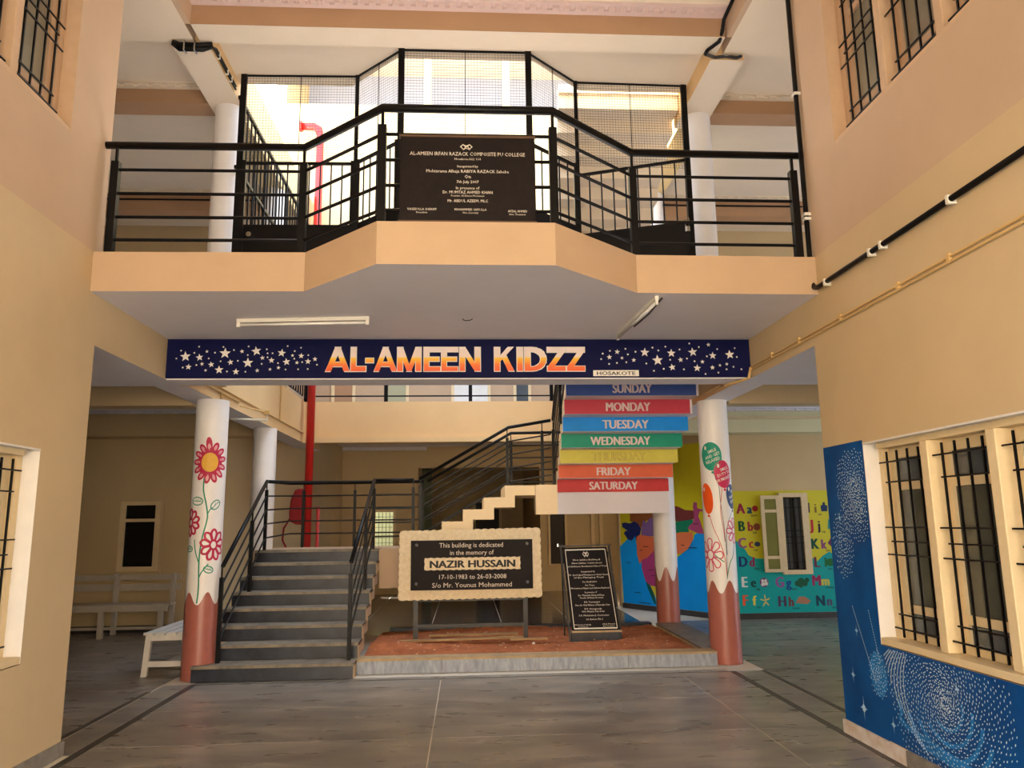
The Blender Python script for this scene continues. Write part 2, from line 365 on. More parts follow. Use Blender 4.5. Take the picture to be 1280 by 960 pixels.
# ---------------------------------------------------------------- slabs, beams, ceilings
slab = [(-2.9, 5.9), (-1.267, 5.88), (-.631, 5.22), (.642, 5.22), (1.377, 5.88), (2.875, 5.9), (2.875, 8.55), (1.33, 8.55), (.715, 7.97), (-.71, 7.97), (-1.29, 8.55), (-2.9, 8.55)]
S(MB().prism(slab, 'Z', ZC1, Z1, 0, 1), 'balcony_slab', [CEIL, FASCIA])
for sg, xa in ((-1, XL), (1, XR)):
    nm = 'left' if sg < 0 else 'right'
    xi = sg*2.82; xo = sg*3.15
    # soffit block over the wing opening, ground and first floor
    lb = MB()
    lb.add([(xa, YE, ZB1), (sg*9.2, YE, ZB1), (sg*9.2, 7.85, ZB1), (xa, 7.85, ZB1)], [(0, 1, 2, 3)], 0)
    lb.box(xa, sg*9.2, YE, 7.85, ZB1+.002, Z1, 1)
    S(lb, 'beam_%s_lintel' % nm, [CEIL, PEACH])
    ub = MB(); ub.add([(xa, YE, ZB2), (sg*9.2, YE, ZB2), (sg*9.2, 7.67, ZB2), (xa, 7.67, ZB2)], [(0, 1, 2, 3)], 0)
    ub.box(xa, sg*9.2, YE, 7.67, ZB2+.002, Z2, 1)
    S(ub, 'beam_%s_upper_lintel' % nm, [CEILU, UPEACH])
    S(B(xa+sg*-.06, xa, YE-.6 if False else 0.0, 7.35, ZB2, 7.0), 'beam_%s_upper_edge' % nm, UPEACH)
    # long beams along the courtyard
    b = MB(); b.add([(xi, 7.85, ZB1), (xo, 7.85, ZB1), (xo, 15.0, ZB1), (xi, 15.0, ZB1)], [(0, 1, 2, 3)], 0)
    b.box(xi, xo, 7.85, YB, ZB1+.002, Z1, 1).box(xi, xo, YB, 15.0, ZB1+.002, ZC1, 1)
    S(b, 'beam_%s_long' % nm, [CEIL, BEAMP])
    b = MB(); zl = 6.66; b.add([(sg*2.74, 7.672, zl), (sg*3.12, 7.672, zl), (sg*3.12, 9.2, zl), (sg*2.74, 9.2, zl)], [(0, 1, 2, 3)], 0)
    b.box(sg*2.74, sg*3.12, 7.672, 9.2, zl+.002, Z2, 1)
    S(b, 'beam_%s_upper_long' % nm, [CEILU, BEAMP])
    # wing floors and ceilings
    S(B(xo, sg*9.2, 7.85, 14.0, ZC1, Z1), 'ceiling_%s_wing' % nm, CEIL)
    S(B(sg*3.12, sg*9.2, 7.67, 14.0, ZC2, Z2), 'ceiling_%s_upper_wing' % nm, CEILU)
    # cross beams of the wings
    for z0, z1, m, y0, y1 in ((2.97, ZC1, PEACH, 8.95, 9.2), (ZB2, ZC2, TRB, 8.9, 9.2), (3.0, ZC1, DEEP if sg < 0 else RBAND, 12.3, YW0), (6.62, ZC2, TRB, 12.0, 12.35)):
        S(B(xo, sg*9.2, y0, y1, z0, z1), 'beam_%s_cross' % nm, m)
    if sg > 0: S(B(xo, 9.2, 12.25, 12.3, 3.22, 3.25), 'trim_right_band', CREAM)
    # dentil cornices
    for (y, z, m) in ((12.3, ZC1, CEIL), (8.9, ZC2, CEILU), (12.0, ZC2, CEILU)):
        c = MB().box(xo, sg*9.2, y-.05, y, z-.05, z); x = abs(xo)+.05
        c.box(xo, sg*9.2, y-.1, y-.05, z-.02, z)
        while x < 8: c.box(sg*x, sg*(x+.1), y-.085, y-.05, z-.05, z-.022); x += .17
        S(c, 'trim_%s_cornice' % nm, m)
# ceilings above the hall and the balcony
S(B(XL-.25, XR+.25, -1.0, 7.35, 7.0, 7.45), 'ceiling_hall', CEILU)
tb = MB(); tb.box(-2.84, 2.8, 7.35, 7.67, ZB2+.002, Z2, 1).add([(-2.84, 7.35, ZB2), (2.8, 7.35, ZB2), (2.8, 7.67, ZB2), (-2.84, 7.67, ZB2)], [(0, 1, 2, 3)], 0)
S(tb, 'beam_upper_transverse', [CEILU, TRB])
c = MB().box(-2.84, 2.8, 7.29, 7.35, 6.94, 7.0).box(-2.84, 2.8, 7.2, 7.29, 6.97, 7.0)
x = -2.8
while x < 2.7: c.box(x, x+.07, 7.24, 7.29, 6.93, 6.97); x += .12
S(c, 'trim_hall_cornice', mat('pinkish_cornice_paint', (214, 190, 182), .6))
S(MB().prism([(-2.74, 7.67), (2.74, 7.67), (2.74, 8.75), (1.42, 8.75), (.8, 8.15), (-.8, 8.15), (-1.38, 8.75), (-2.74, 8.75)], 'Z', ZC2-.05, Z2), 'ceiling_balcony', CEILU)
# sign beam under the balcony
S(MB().box(XL, XR, 7.5, 7.82, 3.0, ZC1), 'beam_sign', CEIL)
# far first floor corridor edge
fs = MB().box(-2.82, 2.82, YB, YB+.2, 3.09, Z1, 0).box(-2.82, 2.82, YB-.03, YB+.2, 3.0, 3.09, 1)
S(fs, 'beam_far_edge', [mat('far_fascia_paint', (234, 190, 134), .6, .05, 1.5), BEAMP])
S(MB().box(-2.82, 2.82, YB+.2, 15.0, ZC1, Z1).box(-3.3, 3.6, 15.0, 18.7, ZC1, Z1), 'ceiling_rear', CEIL)
c = MB().box(-2.93, -.95, 18.42, 18.5, 3.32, 3.4); x = -2.9
while x < -1.0: c.box(x, x+.07, 18.38, 18.42, 3.32, 3.37); x += .14
S(c, 'trim_rear_cornice', CEIL)
# skirtings
S(B(XL, XL+.02, 0.5, YE+.015, 0, .1).box(XL-.25, XL+.02, YE, YE+.015, 0, .1), 'baseboard_left', SKIRT)
S(MB().box(XR-.02, XR, 5.2, YE+.015, 0, .095, 0).box(XR-.02, XR, .5, 5.2, 0, .1, 1).box(XR-.02, XR+.25, YE, YE+.015, 0, .095, 1), 'baseboard_right', [SKIRTW, SKIRT])
S(B(-9.2, -4.12, YW0-.015, YW0, 0, .1), 'baseboard_left_wing', SKIRTD)
S(B(4.12, 9.2, YW0-.015, YW0, 0, .09), 'baseboard_right_wing', SKIRTD)
for sg in (-1, 1):
    S(MB().prism([(sg*2.91, 14.74), (sg*4.11, 12.68), (sg*4.13, 12.69), (sg*2.93, 14.76)], 'Z', 0, .09), 'baseboard_%s_angled' % ('left' if sg < 0 else 'right'), SKIRTD)

# ---------------------------------------------------------------- three light windows of the hall
def hall_window(name, sg, zo, frame_m, glass_m, label):
    xa = XR if sg > 0 else XL
    X = lambda d: xa+sg*d
    w = thing(name, label, None, (X(.1), (YWA+YWB)/2, zo+.73), kind='structure')
    z0, z1 = zo+.735, zo+2.135
    rv = MB()                                # white painted reveals
    rv.box(X(.0), X(.13), YWA-.004, YWA, z0, z1, 0)
    rv.build('reveal', WHITE if zo == 0 else frame_m, w)
    f = MB(); f.box(X(.11), X(.2), YWA-.07, YWA-.004, z0, z1).box(X(.11), X(.2), YWB, YWB+.07, z0, z1)
    f.box(X(.06), X(.2), YWB+.07, YWA-.07, z1-.055, z1).box(X(.0), X(.2), YWB+.0, YWA-.004, z0, z0+.045)
    f.build('frame', frame_m, w, bevel=.004)
    B(X(-.004), X(.06), YWB, YWA-.004, z1-.014, z1-.001).build('lintel_strip', WHITE if zo == 0 else frame_m, w)
    pitch = .64; a = YWA-.07
    bar0 = None; hb0 = None
    for i in range(3):
        ya = a-i*pitch; yb = ya-.56
        if i < 2: MB().box(X(.04), X(.2), yb-.08, yb, z0+.045, z1-.055).build('mullion', frame_m, w, bevel=.006)
        s = MB()                             # sash with three panes
        for p, q in ((ya-.05, ya), (yb, yb+.05)): s.box(X(.15), X(.19), p, q, z0+.045, z1-.055)
        for p, q in ((z0+.045, z0+.09), (z0+.22, z0+.275), (z0+1.05, z0+1.105), (z0+1.27, z1-.055)): s.box(X(.15), X(.19), yb+.05, ya-.05, p, q)
        s.build('sash', frame_m, w)
        for k, (p, q) in enumerate(((z0+.09, z0+.22), (z0+.275, z0+1.05), (z0+1.105, z0+1.27))):
            B(X(.172), X(.178), yb+.05, ya-.05, p, q).build('pane', glass_m if k == 1 else GLASSB, w)
        for k in range(4):
            y = ya-.085-k*.128
            B(X(.085)-.006, X(.085)+.006, y-.006, y+.006, z0+.06, z1-.08).build('grille_bar', BLACK, w)
        for z, long in ((1.245, 1), (1.105, 0), (.795, 1), (.70, 0), (.61, 1), (.215, 0), (.12, 1)):
            y1 = ya-.085+(.075 if long else .01)
            B(X(.07)-.005, X(.07)+.005, yb+.03, y1, z0+z-.005, z0+z+.005).build('grille_bar', BLACK, w)
    return w
hall_window('window_1', 1, 0, CREAM, GLASS, 'cream barred window set in the blue mural wall, right side')
hall_window('window_2', 1, H, PALEF, GLASSU, 'upper floor barred window high on the right wall')
hall_window('window_3', -1, 0, CREAM, GLASS, 'cream barred window cut by the left edge, ground floor')
hall_window('window_4', -1, H, PALEF, GLASSU, 'upper floor barred window high on the left wall')

# windows of the wing rear walls
w = thing('window_5', 'narrow dark window behind the long bench in the left wing', None, (-5.13, YW0, .9), kind='structure')
f = MB(); y0 = YW0
for a, b, c, d in ((-5.46, -5.38, .92, 2.0), (-4.92, -4.84, .92, 2.0), (-5.46, -4.84, 1.94, 2.0), (-5.46, -4.84, .92, .99), (-5.38, -4.92, 1.68, 1.73)): f.box(a, b, y0-.05, y0-.002, c, d)
f.build('frame', CREAM, w)
f = MB().box(-5.5, -5.46, y0-.03, y0-.002, .9, 2.04).box(-4.84, -4.8, y0-.03, y0-.002, .9, 2.04).box(-5.5, -4.8, y0-.03, y0-.002, 2.0, 2.04); f.build('architrave', PEACH, w)
B(-5.38, -4.92, y0-.02, y0-.002, .99, 1.68).build('pane', GLASSD, w); B(-5.38, -4.92, y0-.02, y0-.002, 1.73, 1.94).build('pane', GLASSD, w)
w = thing('window_6', 'window with open shutter in the painted alphabet wall', None, (5.4, YW0, .7), kind='structure')
f = MB()
for a, b, c, d in ((5.18, 5.25, .7, 2.02), (5.56, 5.67, .7, 2.02), (5.25, 5.56, 1.95, 2.02), (5.25, 5.56, .7, .77)): f.box(a, b, y0-.07, y0-.008, c, d)
f.build('frame', CREAM, w)
B(5.25, 5.56, y0-.03, y0-.008, .77, 1.95).build('pane', GLASSD, w)
B(5.27, 5.36, y0-.036, y0-.031, .79, 1.93).build('curtain', mat('grey_curtain', (84, 84, 82), .9), w); B(5.45, 5.55, y0-.036, y0-.031, .79, 1.93).build('curtain', MATS['grey_curtain'], w)
for k in range(4): B(5.29+k*.075-.006, 5.29+k*.075+.006, y0-.062, y0-.05, .78, 1.94).build('grille_bar', BLACK, w)
for z in (1.78, 1.4, 1.3, 1.2, .9): B(5.25, 5.56, y0-.068, y0-.06, z-.005, z+.005).build('grille_bar', BLACK, w)
sh = MB()
for a, b, c, d in ((4.86, 4.92, .74, 1.98), (5.12, 5.17, .74, 1.98), (4.92, 5.12, 1.92, 1.98), (4.92, 5.12, 1.7, 1.75), (4.92, 5.12, .95, 1.0), (4.92, 5.12, .74, .79)): sh.box(a, b, y0-.09, y0-.06, c, d)
sh = sh.build('shutter', CREAM, w)
B(4.92, 5.12, y0-.078, y0-.072, .79, 1.92).build('shutter_pane', mat('mural_tinted_glass', (128, 124, 60), .15, .1, 3), sh)
# rear window, open to the sky, and rear doors
w = thing('window_7', 'small bright gridded window far behind the stair landing', None, (-1.93, 18.5, 1.0), kind='structure')
f = MB().box(-2.2, -2.14, 18.46, 18.6, 1.0, 1.93).box(-1.72, -1.66, 18.46, 18.6, 1.0, 1.93).box(-2.2, -1.66, 18.46, 18.6, 1.87, 1.93).box(-2.2, -1.66, 18.46, 18.6, .98, 1.04); f.build('frame', CREAM, w)
for k in range(1, 5): B(-2.14+k*.084-.006, -2.14+k*.084+.006, 18.5, 18.512, 1.04, 1.87).build('grille_bar', BLACK, w)
for k in range(1, 7): B(-2.14, -1.72, 18.49, 18.5, 1.04+k*.12-.005, 1.04+k*.12+.005).build('grille_bar', BLACK, w)
S(B(-3.2, -.9, 20.3, 20.4, 0, 3.6), 'wall_outer_yard', mat('pale_green_wall', (104, 112, 90), .8))
w = thing('door_1', 'dark glazed door opening far behind the black plaque', None, (2.1, 18.5, 0), kind='structure')
MB().box(1.93, 1.98, 18.44, 18.5, .6, 2.1).box(2.33, 2.38, 18.44, 18.5, .6, 2.1).box(1.93, 2.38, 18.44, 18.5, 2.05, 2.1).build('frame', CREAM, w)
B(1.95, 2.35, 18.52, 18.6, .62, 2.05).build('door_leaf', DARKW, w)
for k, x in enumerate((2.95, 3.15)): S(B(x, x+.08, 18.4, 18.5, 0, 2.4), 'trim_rear_post', CREAM)
w = thing('door_2', 'dark doorway with pale frame seen under the folded steps', None, (.5, 23.9, 0), kind='structure')
MB().box(.2, .28, 23.9, 24, 0, 2.2).box(1.0, 1.08, 23.9, 24, 0, 2.2).box(.2, 1.08, 23.9, 24, 2.2, 2.28).build('frame', CREAM, w)
B(.28, 1.0, 23.96, 24, 0, 2.2).build('door_leaf', DARKW, w)
# first floor rooms seen over the far edge
for i, (a, b) in enumerate(((-2.72, -2.35), (-1.62, -1.25), (-.25, .45), (1.05, 1.3))):
    w = thing('door_%d' % (i+3), ['door with dark handle bars beyond the red pipe, upper corridor', 'pale green framed door in the upper corridor', 'white double door in the middle of the upper corridor', 'barred window of the upper corridor beside the day stair'][i], None, (a, 15.9, Z1), kind='structure')
    MB().box(a-.06, a, 15.84, 15.9, Z1, Z1+2.1).box(b, b+.06, 15.84, 15.9, Z1, Z1+2.1).box(a-.06, b+.06, 15.84, 15.9, Z1+2.1, Z1+2.16).build('frame', CREAM, w)
    B(a, b, 15.87, 15.9, Z1+.02, Z1+2.1).build('door_leaf', [mat('brown_door', (170, 130, 96), .5), mat('sage_door', (170, 164, 130), .5), WHITE, GLASSB][i], w)

# ---------------------------------------------------------------- columns
def col_fn(cx, cy, r):
    th0 = math.atan2(0-cx, cy)
    def fn(u, w, h):
        t = th0+u/r; return (cx+math.sin(t)*(r+h), cy-math.cos(t)*(r+h), w)
    return fn
def column(label, cx, cy, r, z0, z1, drip=None, group=None):
    t = thing('column', label, 'column', (cx, cy, z0), group)
    n = 48; m = MB()
    for z in (z0, z1): m.v += [(cx+r*math.cos(2*PI*i/n), cy+r*math.sin(2*PI*i/n), z) for i in range(n)]
    for i in range(n): m.f.append((i, (i+1) % n, n+(i+1) % n, n+i)); m.m.append(0)
    m.build('shaft', COLW, t, smooth=True)
    if drip:
        fn = col_fn(cx, cy, r); N = 96; d = MB(); L = 2*PI*r
        for i in range(N): d.v.append(fn(L*i/N, z0, .002))
        for i in range(N): d.v.append(fn(L*i/N, drip(L*i/N if i < N/2 else L*i/N-L), .002))
        for i in range(N): d.f.append((i, (i+1) % N, N+(i+1) % N, N+i)); d.m.append(0)
        d.build('painted_base', COLR, t, smooth=True, label='brick red base with a wavy dripping top edge')
    return t
def wave(lo, hi, ph, per=.165):
    def g(u):
        s = (math.sin(2*PI*(u-ph)/per)+1)/2; return lo+(hi-lo)*s**1.15
    return g
cL = column('front left column painted with pink flowers beside the stair foot', -2.87, 8.82, .175, 0, ZB1, wave(.775, .905, .0, .2))
cR = column('front right column painted with balloons beside the soil bed', 2.95, 9.0, .175, 0, ZB1, wave(.772, .915, .035, .2))
column('plain white column at the back of the stair landing', -2.95, 11.45, .165, 0, ZB1)
column('white and brick red column under the painted day stair', 2.93, 11.45, .165, 0, ZB1, wave(.73, .93, -.06, .21))
for cx, cy, l in ((-2.9, 8.95, 'upper floor column left of the mesh screen'), (2.95, 8.95, 'upper floor column right of the mesh screen')):
    column(l, cx, cy, .175, Z1, 6.66)
for cx in (-2.98, 2.98): column('upper floor column behind the mesh screen, mostly hidden', cx, 11.45, .165, Z1, ZB2, group='hidden upper columns behind the mesh')
PINK = mat('flower_pink_paint', (190, 40, 76), .5); PINK2 = mat('flower_light_pink_paint', (226, 160, 166), .5)
YEL = mat('flower_yellow_paint', (232, 176, 66), .5, .12, 60); GRN = mat('stem_green_paint', (40, 140, 112), .5)
OUTL = mat('white_mural_paint', (230, 222, 212), .5)
def flowers():
    fn = col_fn(-2.87, 8.82, .175)
    p = Dec(fn)
    cu, cw = -.0, 2.292
    for k in range(13):
        a = 2*PI*k/13+PI/2+.1; L = .062 if k else .085
        c = .152 + (.02 if k == 0 else 0)
        p.polar(cu+c*math.cos(a)*.92, cw+c*math.sin(a)*1.15, 1, .002, 2, 12, sx=L, sy=.034, rot=a)
    p.polar(cu, cw, .142, .0026, 4, 28, sx=.95, sy=1.12)
    p2 = Dec(fn)
    for k in range(13):
        a = 2*PI*k/13+PI/2+.1
        p2.polar(cu+.15*math.cos(a)*.92, cw+.15*math.sin(a)*1.15, 1, .0024, 2, 10, sx=.036, sy=.016, rot=a)
    y = Dec(fn); y.polar(cu, cw, .094, .0034, 4, 28, sx=.95, sy=1.12)
    for fu, fz, R, n in ((-.195, 1.64, .105, 10), (.085, 1.40, .12, 9)):
        for k in range(n):
            a = 2*PI*k/n+PI/2
            q = [(fu+.38*R*math.cos(a-.3), fz+.38*R*math.sin(a-.3)*1.2), (fu+.9*R*math.cos(a-.28), fz+.9*R*math.sin(a-.28)*1.2), (fu+1.15*R*math.cos(a), fz+1.15*R*math.sin(a)*1.2), (fu+.9*R*math.cos(a+.28), fz+.9*R*math.sin(a+.28)*1.2), (fu+.38*R*math.cos(a+.3), fz+.38*R*math.sin(a+.3)*1.2)]
            p.ribbon(q, .024, .002, sub=3)
        q = [(fu+.33*R*math.cos(2*PI*k/12), fz+.4*R*math.sin(2*PI*k/12)) for k in range(13)]
        p.ribbon(q, .022, .0026, sub=2)
    g = Dec(fn)
    g.ribbon([(-.05, 2.12), (-.05, 1.99), (-.015, 1.84), (.004, 1.73), (0, 1.65), (-.04, 1.45), (-.055, 1.24), (-.045, .95), (-.055, .79)], .015, .0022)
    g.ribbon([(-.05, 1.2), (-.09, 1.3), (-.11, 1.38), (-.12, 1.46)], .012, .0022); g.ribbon([(-.05, 1.05), (-.02, 1.12), (.04, 1.2)], .012, .0022)
    g.ribbon([(.004, 1.73), (.03, 1.78), (.06, 1.80)], .011, .0022)
    for u, z, rot, L, W in ((-.115, 1.87, -.1, .065, .042), (.085, 1.83, .8, .06, .04), (-.185, 1.36, -.1, .045, .03), (.045, 1.14, -.3, .05, .034)):
        q = [(u+L*math.cos(2*PI*k/14)*math.cos(rot)-W*math.sin(2*PI*k/14)*math.sin(rot), z+L*math.cos(2*PI*k/14)*math.sin(rot)+W*math.sin(2*PI*k/14)*math.cos(rot)) for k in range(15)]
        g.ribbon(q, .011, .0022, sub=2)
        g.ribbon([(u-L*.9*math.cos(rot), z-L*.9*math.sin(rot)), (u+L*.8*math.cos(rot), z+L*.8*math.sin(rot))], .007, .0022)
        for k in (-.3, .1, .45): g.ribbon([(u+L*k*math.cos(rot), z+L*k*math.sin(rot)), (u+L*(k+.25), z+W*.6)], .005, .0022, sub=1)
    p.build('painted_flowers', PINK, cL); p2.build('painted_petal_centres', PINK2, cL); y.build('painted_flower_disc', YEL, cL); g.build('painted_stems', GRN, cL)
flowers()
def balloons():
    fn = col_fn(2.95, 9.0, .175)
    def shape(t):
        return 1.0 if math.sin(t) > -.2 else 1.0+.32*(-math.sin(t)-.2)**1.3
    data = [('green', (34, 150, 124), -.045, 2.345, .125, .15, ('SMILE', 'AND GET', 'RELAXED')), ('pink', (206, 50, 92), .085, 2.135, .105, .145, ('SMILE', 'DUTY TO', 'HUMANITY')),
            ('orange', (232, 88, 26), -.125, 1.86, .075, .16, ()), ('navy', (44, 66, 116), .195, 1.875, .085, .13, ('BE', 'HAPPY', 'EVER'))]
    for nm, c, u, z, a, b, tx in data:
        d = Dec(fn); d.polar(u, z, shape, .002, 4, 28, sx=a, sy=b, rot=.1)
        d.polar(u+.012, z-b*1.36, .016, .002, 1, 8)
        o = d.build('painted_balloon', mat('balloon_%s_paint' % nm, c, .5), cR, label='%s painted balloon' % nm)
        t = Dec(fn); t.polar(u-a*.5, z+b*.55, .014, .0034, 1, 8, sy=1.8)
        for k, s in enumerate(tx): t.text(s, u+.02+k*.004, z+.03-k*.055, .05, .0034, rot=.35, sx=.85, bold=.01, res=1)
        t.build('white_lettering', OUTL, cR)
    s = Dec(fn)
    s.ribbon([(-.03, 2.14), (.01, 2.05), (.03, 1.95), (.035, 1.8), (.06, 1.5), (.07, 1.2), (.06, .93)], .006, .002)
    s.ribbon([(.195, 1.7), (.13, 1.6), (.085, 1.45), (.075, 1.2)], .006, .002)
    s.build('painted_balloon_strings', mat('string_grey_paint', (70, 90, 110), .6), cR)
    s = Dec(fn); s.ribbon([(-.1, 1.65), (-.06, 1.5), (0, 1.35), (.05, 1.15), (.06, .95)], .007, .002); s.ribbon([(.06, 1.95), (.03, 1.7), (.05, 1.5), (.06, 1.35)], .007, .002)
    s.build('painted_balloon_strings', mat('string_red_paint', (200, 70, 60), .6), cR)
    p = Dec(fn)
    for fu, fz, R, n in ((.2, 1.47, .1, 8), (-.12, 1.2, .13, 8)):
        for k in range(n):
            a = 2*PI*k/n
            q = [(fu+.4*R*math.cos(a-.32), fz+.4*R*math.sin(a-.32)*1.25), (fu+R*math.cos(a-.25), fz+R*math.sin(a-.25)*1.25), (fu+1.15*R*math.cos(a), fz+1.15*R*math.sin(a)*1.25), (fu+R*math.cos(a+.25), fz+R*math.sin(a+.25)*1.25), (fu+.4*R*math.cos(a+.32), fz+.4*R*math.sin(a+.32)*1.25)]
            p.ribbon(q, .014, .002, sub=3)
        p.ribbon([(fu+.35*R*math.cos(2*PI*k/12), fz+.42*R*math.sin(2*PI*k/12)) for k in range(13)], .018, .0026, sub=2)
    p.build('painted_flowers', mat('pale_pink_paint', (214, 92, 124), .5), cR)
    g = Dec(fn); g.ribbon([(.06, .95), (.1, 1.1), (.16, 1.2), (.19, 1.35)], .01, .0022); g.ribbon([(.04, 1.12), (-.03, 1.17), (-.08, 1.22)], .01, .0022)
    g.build('painted_stems', GRN, cR)
balloons()

# ---------------------------------------------------------------- staircases
YL, TR, RI = 10.84, .32, .158
def zig(T_, R_, n, s0, z0, t, last, foot=None):
    """folded plate outline: n risers of R_ from s0, z0; then a tread of length last"""
    top = [(s0, z0)]; 
    for i in range(n):
        top.append((s0+i*T_, z0+(i+1)*R_))
        top.append((s0+(i+1)*T_ if i < n-1 else s0+i*T_+last, z0+(i+1)*R_))
    bot = []
    for i in range(n-1):
        bot.append((s0+i*T_+t, z0+(i+1)*R_-t)); bot.append((s0+(i+1)*T_+t, z0+(i+1)*R_-t))
    bot.append((s0+(n-1)*T_+t, z0+n*R_-t)); bot.append((s0+(n-1)*T_+last, z0+n*R_-t))
    st = [(s0+t, z0)]
    return top+bot[::-1]+st
ST = thing('staircase', 'lower stair flight with eight dark granite risers facing the hall', 'staircase', (-1.9, 8.6, 0))
Y0 = YL-7*TR
body = MB().prism(zig(TR, RI, 8, Y0+.02, 0, .13, .13), 'X', -2.84, -1.19)
body.build('flight', FASCIA, ST)
for i in range(8):
    xl = -2.87 if i == 0 else (-2.69 if i < 2 else -2.86)
    y = Y0+i*TR; z = RI*(i+1)
    B(xl, -1.2, y-.012, y+.02, z-RI+.002, z-.028).build('riser', GRAN, ST)
    B(xl, -1.19, y-.03, y+TR-.012 if i < 7 else y+.3, z-.026, z+.004).build('tread', TREAD, ST)
# landing behind the lower flight
LZ = 1.264
LD = thing('stair_landing', 'square landing slab behind the top of the lower flight', 'landing', (-1.8, 11.5, 0))
MB().prism([(-2.93, YL+.13), (-.58, YL+.13), (-.58, 12.2), (-2.93, 12.2)], 'Z', LZ-.14, LZ).box(-1.19, -.87, YL+.0, YL+.13, .74, LZ).build('slab', FASCIA, LD)
B(-2.93, -2.7, 12.0, 12.2, 0, LZ-.14).build('support', DEEP, LD)
# side flight
SF = thing('staircase', 'cream folded side flight zigzagging up to the right', 'staircase', (0, 11, 0))
R2, T2 = .1625, .293
s0 = .535-4*T2; z2 = LZ+5*R2+.03
prof = zig(T2, R2, 5, s0, z2-5*R2, .14, .15)
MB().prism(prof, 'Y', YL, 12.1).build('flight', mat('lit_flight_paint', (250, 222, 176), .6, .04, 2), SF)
B(-.88, s0+.14, YL, YL+.13, LZ-.14, LZ+.0).build('flight_foot', MATS['lit_flight_paint'], SF)
LZ2 = z2
# upper landing with its deep front beam
XF0, XF1, YF = 1.262, 2.79, 10.72
L2 = thing('stair_landing', 'upper landing with deep grey front beam below the saturday step', 'landing', (1.6, 11.4, 0))
MB().box(.685, 2.8, YL, 12.15, LZ2-.14, LZ2, 1).box(.96, XF0, YF, YF+.3, 1.70, LZ2-.14, 1).box(.96, XF0, YF, YL, LZ2-.14, LZ2, 1).build('slab', [CEIL, MATS['lit_flight_paint']], L2)
B(XF0, 2.82, YF, YF+.3, 1.70, LZ2-.11).build('front_beam', mat('lilac_grey_paint', (226, 218, 220), .6, .04, 2), L2)
# day flight: folded plate rising towards the camera
DAYS = [('SATURDAY', (204, 56, 56), 'red'), ('FRIDAY', (226, 104, 66), 'orange'), ('THURSDAY', (216, 202, 84), 'yellow'), ('WEDNESDAY', (18, 148, 118), 'green'), ('TUESDAY', (6, 142, 232), 'blue'), ('MONDAY', (206, 66, 84), 'crimson'), ('SUNDAY', (62, 88, 158), 'dark blue')]
TD, RD, tt = .292, .1785, .11
LILAC = MATS['lilac_grey_paint']
def day_flight(z_base, named, label, n=9, x1=2.79):
    t = thing('staircase', label, 'staircase', (1.9, 9.6, z_base))
    # profile in (Y, z); ascends towards -Y
    pr = zig(TD, RD, n, 0, 0, tt, .18)
    P = [(YF+tt-s, z_base+z) for s, z in pr]
    m = MB()
    k = len(P)
    XA = lambda y: XF0-.044*max(0, YF-y)
    m.v = [(XA(y), y, z) for y, z in P]+[(x1, y, z) for y, z in P]
    m.f = [tuple(range(k)), tuple(range(k, 2*k))[::-1]]; m.m = [1, 0]
    for i in range(k):
        j = (i+1) % k; m.f.append((i, k+i, k+j, j)); m.m.append(0)
    m.build('flight', [LILAC, MATS['lit_flight_paint']] if named else [CEILU, BRIGHT], t)
    if not named: return t
    ends = [2.83, 2.82, 2.82, 2.807, 2.81, 2.76, 2.76]
    cen = [2.051, 2.005, 2.026, 1.994, 2.009, 1.987, 1.982]
    wid = [.687, .471, .73, .786, .595, .556, .478]
    for i, (s, c, nm) in enumerate(DAYS):
        y = YF-i*TD; z0 = z_base+i*RD-tt; z1 = z0+RD
        if i == 0: z0 -= 0.0
        o = B(XA(y)+.001, ends[i], y-.008, y, z0+.003, z1+.002).build('day_panel', mat('day_%s_paint' % nm.replace(' ', '_'), c, .5, .08, 5), t, label='%s riser lettered %s' % (nm, s))
        d = Dec(front(y-.008))
        for q, dx in enumerate((-.006, 0, .006)): d.text(s, cen[i]+dx, z0+.035, .155, .002+.0004*q, width=wid[i]-.012, res=3)
        lm = OUTL if nm != 'yellow' else mat('faded_gold_paint', (196, 176, 84), .6)
        if nm == 'yellow':
            d.build('lettering', mat('gold_outline_paint', (176, 150, 84), .6), o)
            d2 = Dec(front(y-.008)); d2.text(s, cen[i], z0+.037, .150, .003, bold=-.006, width=wid[i]*.985, res=3); d2.build('lettering', MATS['day_yellow_paint'], o)
        else: d.build('lettering', mat('day_letter_paint', (226, 204, 200), .5), o)
    return t
day_flight(LZ2, True, 'painted folded stair flight with weekday names on coloured risers')
day_flight(LZ2+H, False, 'plain folded stair flight seen through the mesh, upper right', 7, 2.73)
L3 = thing('stair_landing', 'landing of the upper stair behind the mesh screen', 'landing', (1.6, 11.4, H+1.7))
MB().box(.685, 2.78, YL, 12.15, LZ2+H-.14, LZ2+H).box(.96, 2.78, YF, YF+.3, 1.70+H, LZ2+H-.14).build('slab', CEILU, L3)
B(-2.3, -.5, YL+.13, 12.2, H+LZ-.14, H+LZ).build('slab', CEILU, L3)

